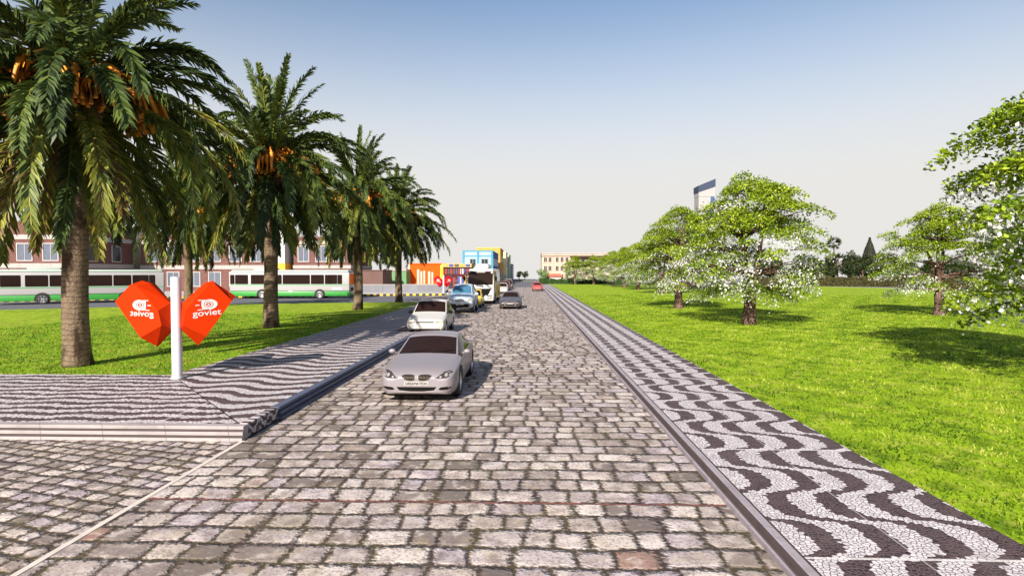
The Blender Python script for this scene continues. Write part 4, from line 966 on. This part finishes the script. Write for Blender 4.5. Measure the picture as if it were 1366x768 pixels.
def building(name, label, x0, x1, y0, y1, h, mat, cat='building', wins=(), side=(), band=(), bandm=None, pane=None, framem=None, parapet=.25, roofm=None):
    t = thing(name, label, cat, ((x0+x1)/2, (y0+y1)/2, 0)); X, Y = (x1-x0)/2, (y1-y0)/2
    b = MB(); b.box(-X, X, -Y, Y, -.05, h-.02); b.obj('wall', mat, t)
    b = MB(); b.box(-X-.10, X+.10, -Y-.10, Y+.10, h-.02, h+parapet); b.obj('roof', roofm or mat, t)
    for z0, z1 in band:
        b = MB(); b.box(-X-.08, X+.08, -Y-.08, Y+.08, z0, z1); b.obj('string_course', bandm or M['band'], t)
    for cx, z0, w_, hh in wins:
        x = cx-(x0+x1)/2; f = MB(); e = .12
        for a in ((x-w_/2-e, x-w_/2, z0-e, z0+hh+e), (x+w_/2, x+w_/2+e, z0-e, z0+hh+e), (x-w_/2, x+w_/2, z0-e, z0), (x-w_/2, x+w_/2, z0+hh, z0+hh+e)): f.box(a[0], a[1], -Y-.10, -Y-.002, a[2], a[3])
        f.box(x-.03, x+.03, -Y-.07, -Y-.03, z0, z0+hh)
        fo = f.obj('window', framem or M['frame'], t); p = MB(); p.box(x-w_/2, x+w_/2, -Y-.028, -Y-.003, z0, z0+hh); p.obj('pane', pane or M['pane'], fo)
    for cy, z0, w_, hh in side:
        y = cy-(y0+y1)/2; f = MB(); f.box(X+.003, X+.09, y-w_/2-.12, y+w_/2+.12, z0-.12, z0+hh+.12); fo = f.obj('window', framem or M['frame'], t)
        p = MB(); p.box(X+.05, X+.10, y-w_/2, y+w_/2, z0, z0+hh); p.obj('pane', M['panedark'], fo)
    return t
def row(x0, x1, n, z, w_, h): return [(x0+(x1-x0)*(i+.5)/n, z, w_, h) for i in range(n)]
building('brick_building', 'red brick building with pale bands behind the left bus and nearest palm', -92, -59.4, 72, 84, 9.4, M['brick'], wins=row(-91, -60, 9, 4.6, 1.9, 2.1)+row(-91, -60, 9, 1.2, 1.9, 1.9), band=((3.6, 4.2), (7.3, 7.9)), side=((76, 4.6, 1.6, 2.1), (80.5, 4.6, 1.6, 2.1)))
building('pale_house', 'narrow pale yellow house right of the left brick building', -63.4, -61.4, 86.5, 92, 9.8, wallm('pale yellow render', (.62, .56, .36)), wins=((-62.4, 5, .8, 1.6),))
building('flat_roofed_house', 'low beige house with dark flat roof between the two brick buildings', -64.9, -60.3, 93, 99, 4.3, wallm('beige render', (.60, .52, .42)), roofm=M['panedark'], wins=((-62.6, 1.2, 1.2, 1.4),))
building('brick_building', 'brick building with white bands behind the orange phone booth, left of the pale tower', -58.2, -38.6, 84, 96, 8.2, M['brick'], wins=row(-58, -39, 6, 4.7, 1.7, 2.2)+row(-58, -39, 6, 1.0, 1.7, 2.0), band=((3.5, 4.1), (7.3, 7.8)))
building('white_tower', 'narrow white tower with orange base behind the second palm', -37.6, -35.9, 83, 86, 9.6, wallm('white render', (.46, .44, .42)), 'building', band=((.0, 4.4),), bandm=wallm('orange base render', (.72, .34, .05)))
building('brick_building', 'brick building right of the white tower, behind the far bus', -35.2, -26.6, 84.5, 96, 8.1, M['brick'], wins=row(-35, -27, 3, 4.7, 1.5, 2.2)+row(-35, -27, 3, 1.0, 1.5, 2.0), band=((3.6, 4.1), (7.2, 7.7)))
building('brown_shed', 'low dark brown building right of the far bus', -28.2, -22.2, 86.2, 92, 3.3, M['darkbrick'], 'building', wins=((-26.5, .9, 1.6, 1.1),), parapet=.12)
building('green_kiosk', 'low green building between the third and fourth palms', -24.2, -20.5, 95, 101, 3.3, wallm('green render', (.12, .24, .11)), parapet=.3, band=((.0, .7),), roofm=M['band'])
b = thing('garden_wall', 'low weathered grey wall behind the striped kerb, right of the far bus', 'wall', (-21.5, 79.3, 0), R(8))
o = MB(); o.box(-7.5, 10.2, -.15, .15, 0, 1.25); o.obj('wall', wallm('weathered grey concrete', (.17, .17, .19), .3), b); o = MB(); o.box(-7.55, 10.25, -.2, .2, 1.252, 1.36); o.obj('coping', M['band'], b)
# orange building with white drapes of colour: real vertical panels
t = thing('orange_building', 'bright orange building with white striped panels, behind the farthest palm', 'building', (-17.5, 101, 0))
o = MB(); o.box(-2.95, 2.9, -3, 3, -.05, 4.4); o.obj('wall', wallm('orange render', (.60, .075, .002), .06), t)
o = MB(); o.box(-3.1, 3.0, -3.1, 3.1, 4.402, 4.62); o.obj('roof', wallm('orange roof edge', (.62, .09, .004)), t)
o = MB(); o.box(-3.3, -2.96, -3.15, -2.6, 0, 4.4); o.obj('pillar', wallm('cream pillar', (.68, .52, .33)), t)
pk = wallm('pinkish white panel', (.56, .36, .29), .12)
for x, w_ in ((-1.55, .42), (-1.0, .34), (-.5, .30), (.35, .40), (.9, .3)): o = MB(); o.box(x-w_/2, x+w_/2, -3.06, -3.003, .2, 3.0+.6*random.random()); bevel(o.obj('panel', pk, t), .02)
o = MB(); o.box(2.3, 2.75, -3.09, -3.003, 0, 4.3); o.obj('pillar', wallm('yellow pillar', (.75, .48, .04)), t)
# poster-covered shops
t = thing('shop_row', 'low row of shops covered in dark red and blue posters under a yellow fascia', 'shop', (-12.2, 99.2, 0))
o = MB(); o.box(-2.25, 2.3, -2, 3, -.05, 3.9); o.obj('wall', wallm('dark red shop wall', (.07, .012, .014), .4), t)
o = MB(); o.box(-2.6, 2.5, -2.35, 3.1, 3.902, 4.55); o.obj('fascia', wallm('yellow fascia', (.42, .31, .13), .25), t)
random.seed(3)
pc = [pm('red poster', (.17, .010, .010), .5, .5, 3), pm('blue poster', (.025, .04, .20), .5, .5, 3), pm('white poster', (.30, .29, .31), .5, .4, 4), pm('brown poster', (.06, .025, .012), .5, .5, 3), pm('dark teal poster', (.012, .045, .055), .5, .5, 3), pm('yellow poster', (.36, .24, .03), .5, .4, 3)]
x = -2.15
for k, (w_, ci) in enumerate([(.5, 0), (.35, 3), (.55, 4), (.5, 0), (.3, 3), (.42, 1), (.3, 2), (.42, 1), (.3, 5), (.5, 3)]):
    z0 = random.uniform(.1, .6); o = MB(); o.box(x, x+w_-.03, -2.06-.01*(k % 3), -2.003, z0, z0+random.uniform(1.4, 2.2)); o.obj('poster', pc[ci], t)
    o = MB(); o.box(x+.04, x+w_-.07, -2.07, -2.003, 2.75, 3.7); o.obj('poster', pc[(ci+k) % 6], t); x += w_
o = MB(); o.box(-1.35, -.75, -2.09, -2.003, .0, 2.6); o.obj('doorway', M['panedark'], t)
o = MB(); o.box(2.3, 2.36, -1.5, 2.5, .4, 3.4); o.obj('side_poster', pc[1], t)
for i in range(5):
    o = MB(); o.box(-2.3+i*.95, -1.55+i*.95, -2.41, -2.353, 4.02, 4.42); o.obj('sign_board', pc[(i*2+5) % 6], t)
# street-front houses receding on the left
LB = wallm('light blue render', (.27, .38, .46)); BT_ = wallm('turquoise trim', (.06, .22, .33)); DB = wallm('deep blue side render', (.07, .12, .36))
t = building('blue_house', 'two-storey light blue house with turquoise corner trim behind the coach', -15.5, -8.55, 135, 161, 8.0, LB, wins=[(-13.2, 4.7, 1.3, 1.5), (-10.4, 4.7, 1.5, 1.5), (-13.2, .6, 1.3, 2.4), (-10.4, .6, 1.5, 2.4)], band=((6.8, 7.05), (3.4, 3.7)), bandm=BT_, pane=M['panedark'], framem=LB, roofm=BT_,
             side=[(138+i*4.6, 4.7, 1.2, 1.7) for i in range(5)]+[(138+i*4.6, .4, 1.4, 2.4) for i in range(5)])
for x in (-3.4, .05, 3.4): o = MB(); o.box(x-.24, x+.24, -13.09, -13.003, 0, 8); o.obj('pilaster', BT_, t)
o = MB(); o.box(3.478, 3.50, -12.95, 12.9, 0.01, 7.97); o.obj('side_cladding', DB, t)
building('ochre_house', 'tall ochre yellow house rising behind the light blue one', -15.2, -8.2, 165, 186, 10.0, wallm('ochre render', (.48, .27, .07)), wins=[(-13.5, 6.5, 1, 1.4), (-10, 6.5, 1, 1.4)], side=[(168+i*5, 6, 1.2, 1.8) for i in range(4)]+[(168+i*5, 1, 1.4, 2.4) for i in range(4)], parapet=.2, roofm=wallm('orange roof edge tone', (.70, .38, .06)))
building('cream_house', 'narrow cream house past the ochre one on the left side', -14, -7.6, 190, 206, 9.7, wallm('cream render', (.70, .62, .34)), side=[(192+i*5, 5, 1.2, 1.8) for i in range(3)], parapet=.2)
building('grey_green_house', 'grey green house past the cream one on the left side', -14, -7.1, 208, 226, 9.4, wallm('grey green render', (.30, .38, .30)), side=[(210+i*5, 5, 1.2, 1.8) for i in range(3)], parapet=.2)
building('grey_house', 'small grey house near the far end of the left building row', -13, -6.6, 228, 252, 6.2, wallm('grey render', (.33, .35, .40)), side=[(232+i*6, 2.5, 1.2, 1.8) for i in range(3)], parapet=.3)
# right far end: long beige building
wins = []
for z in (1.3, 3.5, 5.8): wins += [(x, z, .75, 1.25) for x in (4.5, 5.7, 7.6, 8.9, 10.2)]
t = building('beige_building', 'long beige three-storey building with small windows beyond the hedge', 3.5, 24.4, 152, 163, 8.0, wallm('beige stone render', (.40, .325, .265)), wins=wins, band=((7.25, 7.5),), bandm=wallm('brown eave shadow board', (.20, .12, .10)), pane=M['panedark'], framem=wallm('beige window surround', (.52, .42, .34)), parapet=.3, roofm=M['band'])
for x in np.arange(12.5, 24, 1.5):
    w_ = MB(); w_.box(x-13.95, x-13.95+.9, -5.56, -5.503, 4.9, 6.4); w_.obj('window', M['panedark'], t)
o = MB(); o.box(2.0, 10.3, -6.4, -5.503, 6.72, 6.95); o.obj('balcony', wallm('brownish balcony edge', (.36, .24, .20)), t)
o = MB(); o.box(-2.9, 10.5, -6.6, -5.503, 7.02, 7.42); o.obj('eave', wallm('dark brown eave', (.06, .035, .03)), t)
# red-roofed kiosk in front of it
t = thing('red_roofed_kiosk', 'small pale kiosk with red roof behind the hedge', 'kiosk', (7.0, 150.2, 0))
o = MB(); o.box(-1.5, 1.5, -.6, .8, 0, 2.0); o.obj('wall', wallm('pale pink render', (.62, .46, .42)), t)
o = MB(); o.add([(-1.9, -1.0, 2.0), (1.9, -1.0, 2.0), (1.9, 1.1, 2.0), (-1.9, 1.1, 2.0), (-1.5, .05, 2.7), (1.5, .05, 2.7)], [(0,1,5,4),(1,2,5),(2,3,4,5),(3,0,4),(0,3,2,1)]); o.obj('roof', wallm('red roof tiles', (.55, .11, .07)), t)
# distant tower with a slanting blue top
t = thing('tower_block', 'distant tall pale tower with slanting dark blue top behind the biggest blossoming tree', 'tower', (92.5, 304, 0))
WT = wallm('white tower concrete', (.31, .30, .30), .05); BG = glassm('dark blue tower glass', (.05, .09, .20), .15); SL = wallm('slate blue tower panel', (.04, .052, .085))
o = MB(); o.box(-4.1, 4.1, -4, 4, 0, 42.5); o.obj('shaft', WT, t)
o = MB(); o.box(2.0, 4.0, -4.15, -4.003, 30, 42.3); o.obj('glass_strip', BG, t)
o = MB(); o.add([(-4.2, -4.2, 42.5), (4.2, -4.2, 42.5), (4.2, 4.2, 42.5), (-4.2, 4.2, 42.5), (-4.2, -4.2, 44.6), (4.2, -4.2, 47.4), (4.2, 4.2, 47.4), (-4.2, 4.2, 44.6)], [(0,3,2,1),(4,5,6,7),(0,1,5,4),(1,2,6,5),(2,3,7,6),(3,0,4,7)]); o.obj('crown_band', WT, t)
o = MB(); o.add([(-4.4, -4.4, 44.65), (4.4, -4.4, 47.6), (4.4, 4.4, 47.6), (-4.4, 4.4, 44.65), (-4.4, -4.4, 48.0), (4.4, -4.4, 51.6), (4.4, 4.4, 51.6), (-4.4, 4.4, 48.0)], [(0,3,2,1),(4,5,6,7),(0,1,5,4),(1,2,6,5),(2,3,7,6),(3,0,4,7)]); o.obj('roof_sign', SL, t)
# small white van by the far houses
t = thing('shop_sign', 'small white sign board on posts before the far left houses', 'sign', (-6.5, 150, .22))
o = MB(); o.box(-.7, .7, -.06, .06, .9, 2.2); bevel(o.obj('board', M['frame'], t), .02)
for x in (-.5, .5): o = MB(); o.box(x-.05, x+.05, -.05, .05, 0, .9); o.obj('post', M['frame'], t)

# ------------------------------------------------------------------ twin phone booths
def hood_meshes():
    k = .0038*1.0; cx, cy = 490, 760         # outline measured on the near side wall, metres from the pole's foot
    P = lambda x, y: ((x-cx)*k, 2.62-(y-50)*k)
    F = [P(*q) for q in ((108, 212), (222, 98), (268, 98), (426, 268), (448, 370), (292, 452))]
    O = [P(*q) for q in ((72, 184), (240, 72), (296, 90), (452, 224), (470, 396), (346, 520))]
    return F, O
F_, O_ = hood_meshes()
def make_booth(label, loc, rz, red, inner, sc=1.0, letters=True, text=True):
    t = thing('phone_booth', label, 'phone booth', loc, rz); t.scale = (sc, sc, sc)
    pole = MB(); pole.tube([(0, 0, 0), (0, 0, 2.62)], .125, 24); pole.tube([(0, 0, 2.62), (0, 0, 2.64)], .118, 24); pole.tube([(0, 0, 0), (0, 0, .05)], .15, 24)
    po = pole.obj('pole', M['boothpole'], t); autosmooth(po, 40)
    for sg, yaw in ((1, R(4)), (-1, R(33))):
        # sg 1: the hood on the left; -1: mirrored on the right, its wall turned away from the pole
        b = MB(); D = .34
        F2 = [(x*(1 if sg > 0 else .88), z) for x, z in F_]; O2 = [(x*(1 if sg > 0 else .88), z) for x, z in O_]
        vs = [(x*sg, -D, z) for x, z in F2]+[(x*sg, -D*.10, z) for x, z in O2]+[(x*sg, D*.10, z) for x, z in O2]+[(x*sg, D, z) for x, z in F2]
        fs = [tuple(range(6)), tuple(range(18, 24))[::-1]]
        for r_ in range(3): fs += [(r_*6+i, r_*6+i+1, r_*6+7+i, r_*6+6+i) for i in range(5)]
        rot = Matrix.Rotation(yaw if sg < 0 else -yaw, 4, 'Z')
        b.add(vs, fs); h = b.obj('hood', [red, inner], t)
        h.data.transform(rot)
        bm = bmesh.new(); bm.from_mesh(h.data); bmesh.ops.recalc_face_normals(bm, faces=bm.faces)
        c = sum((f.calc_center_median() for f in bm.faces), Vector())/len(bm.faces)
        f0 = bm.faces[:]; 
        if sum((f.calc_center_median()-c).dot(f.normal) for f in f0) < 0: bmesh.ops.reverse_faces(bm, faces=f0)
        bm.to_mesh(h.data); bm.free()
        so_ = h.modifiers.new('shell', 'SOLIDIFY'); so_.thickness = .035; so_.offset = -1; so_.material_offset = 1; so_.material_offset_rim = 1
        # phone inside the hood
        ph = MB(); ph.box(-.12, .12, -.10, .10, -.16, .16); po2 = ph.obj('telephone', M['trim'], h); po2.location = rot @ Vector((-.72*sg, 0, 1.80)); bevel(po2, .03)
        if not letters: continue
        # emblem: ring with star, trailing speed lines, word below. The left one is seen in mirror image, as in the photo
        mx = rot @ Matrix.Translation((-.685*sg if sg > 0 else .68, -D-.006, 1.865)) @ Matrix.Rotation(PI/2, 4, 'X') @ Matrix.Rotation(R(-2.0 if sg > 0 else 4), 4, 'Z') @ Matrix.Diagonal((-1 if sg > 0 else 1, 1, 1, 1))
        lab = text_mesh('goviet', .215, 'lettering', M['boothwhite'], h, mx @ Matrix.Translation((0, -.160, 0)), .003, 1.25, .002)
        e = MB()
        def flat(poly, hole=None):
            if hole is None: n = len(poly); e.add([(x, y, .004) for x, y in poly]+[(x, y, -.004) for x, y in poly], [tuple(range(n))]+[(i, (i+1) % n, (i+1) % n+n, i+n) for i in range(n)])
            else:
                n = len(poly); e.add([(x, y, .004) for x, y in poly]+[(x, y, .004) for x, y in hole], [(i, (i+1) % n, (i+1) % n+n, i+n) for i in range(n)])
        N = 40; ang = [2*PI*i/N for i in range(N)]
        # D shaped shield: flat to the left, round to the right, with a round hole
        D_ = []
        for a in ang:
            c_, s_ = math.cos(a), math.sin(a)
            r_ = .165
            D_.append((.07+r_*1.15*c_, r_*.78*s_) if c_ > 0 else (max(-.12, .07+r_*1.5*c_) if abs(s_) < .95 else .07, (.129 if s_ > 0 else -.129)*min(1, abs(s_)*3) if abs(s_) > .02 else 0))
        D_ = [(.07+.19*math.cos(a), .132*math.sin(a)) if math.cos(a) >= 0 else (.07+.18*math.cos(a), max(-.132, min(.132, .132*math.sin(a)*2.2))) for a in ang]
        flat(D_, [(.055+.112*math.cos(a), .088*math.sin(a)) for a in ang])
        flat([(.055+.094*math.cos(a), .073*math.sin(a)) for a in ang], [(.055+.062*math.cos(a), .047*math.sin(a)) for a in ang])
        st = []
        for i in range(10): r_ = .034 if i % 2 == 0 else .014; st.append((.055+r_*1.2*math.sin(2*PI*i/10), r_*math.cos(2*PI*i/10)))
        flat(st)
        flat([(-.19, .132), (-.16, .112), (.06, .112), (.06, .132)][::1]); flat([(-.22, -.132), (-.20, -.112), (.06, -.112), (.06, -.132)]); flat([(-.25, -.009), (-.25, .011), (-.155, .013), (-.155, -.011)])
        em = e.mesh('emblem', M['boothwhite']); em.transform(mx @ Matrix.Translation((0, .055, 0))); link(bpy.data.objects.new('emblem', em), h)
    return t
M['boothpole'] = pm('white enamelled pole', (.50, .50, .52), .4, .06, 3); M['boothwhite'] = pm('white booth lettering', (.50, .46, .45), .6, .04, 5, spec=.1)
ob = pm('orange red booth plastic', (.43, .023, .0004), .65, .07, 1.4, spec=.06); oi = pm('pale bluish booth lining', (.42, .44, .52), .5)
make_booth('twin-hooded orange red phone booth on a white pole at the pavement corner', (-9.13, 14.5, .25), R(-1.66), ob, oi)
rb = pm('deep red booth plastic', (.36, .004, .006), .5, .1, 2, spec=.1)
make_booth('far smaller deep red twin-hooded phone booth before the orange building', (-11.55, 77.2, .22), R(-1), rb, oi, .92, True)
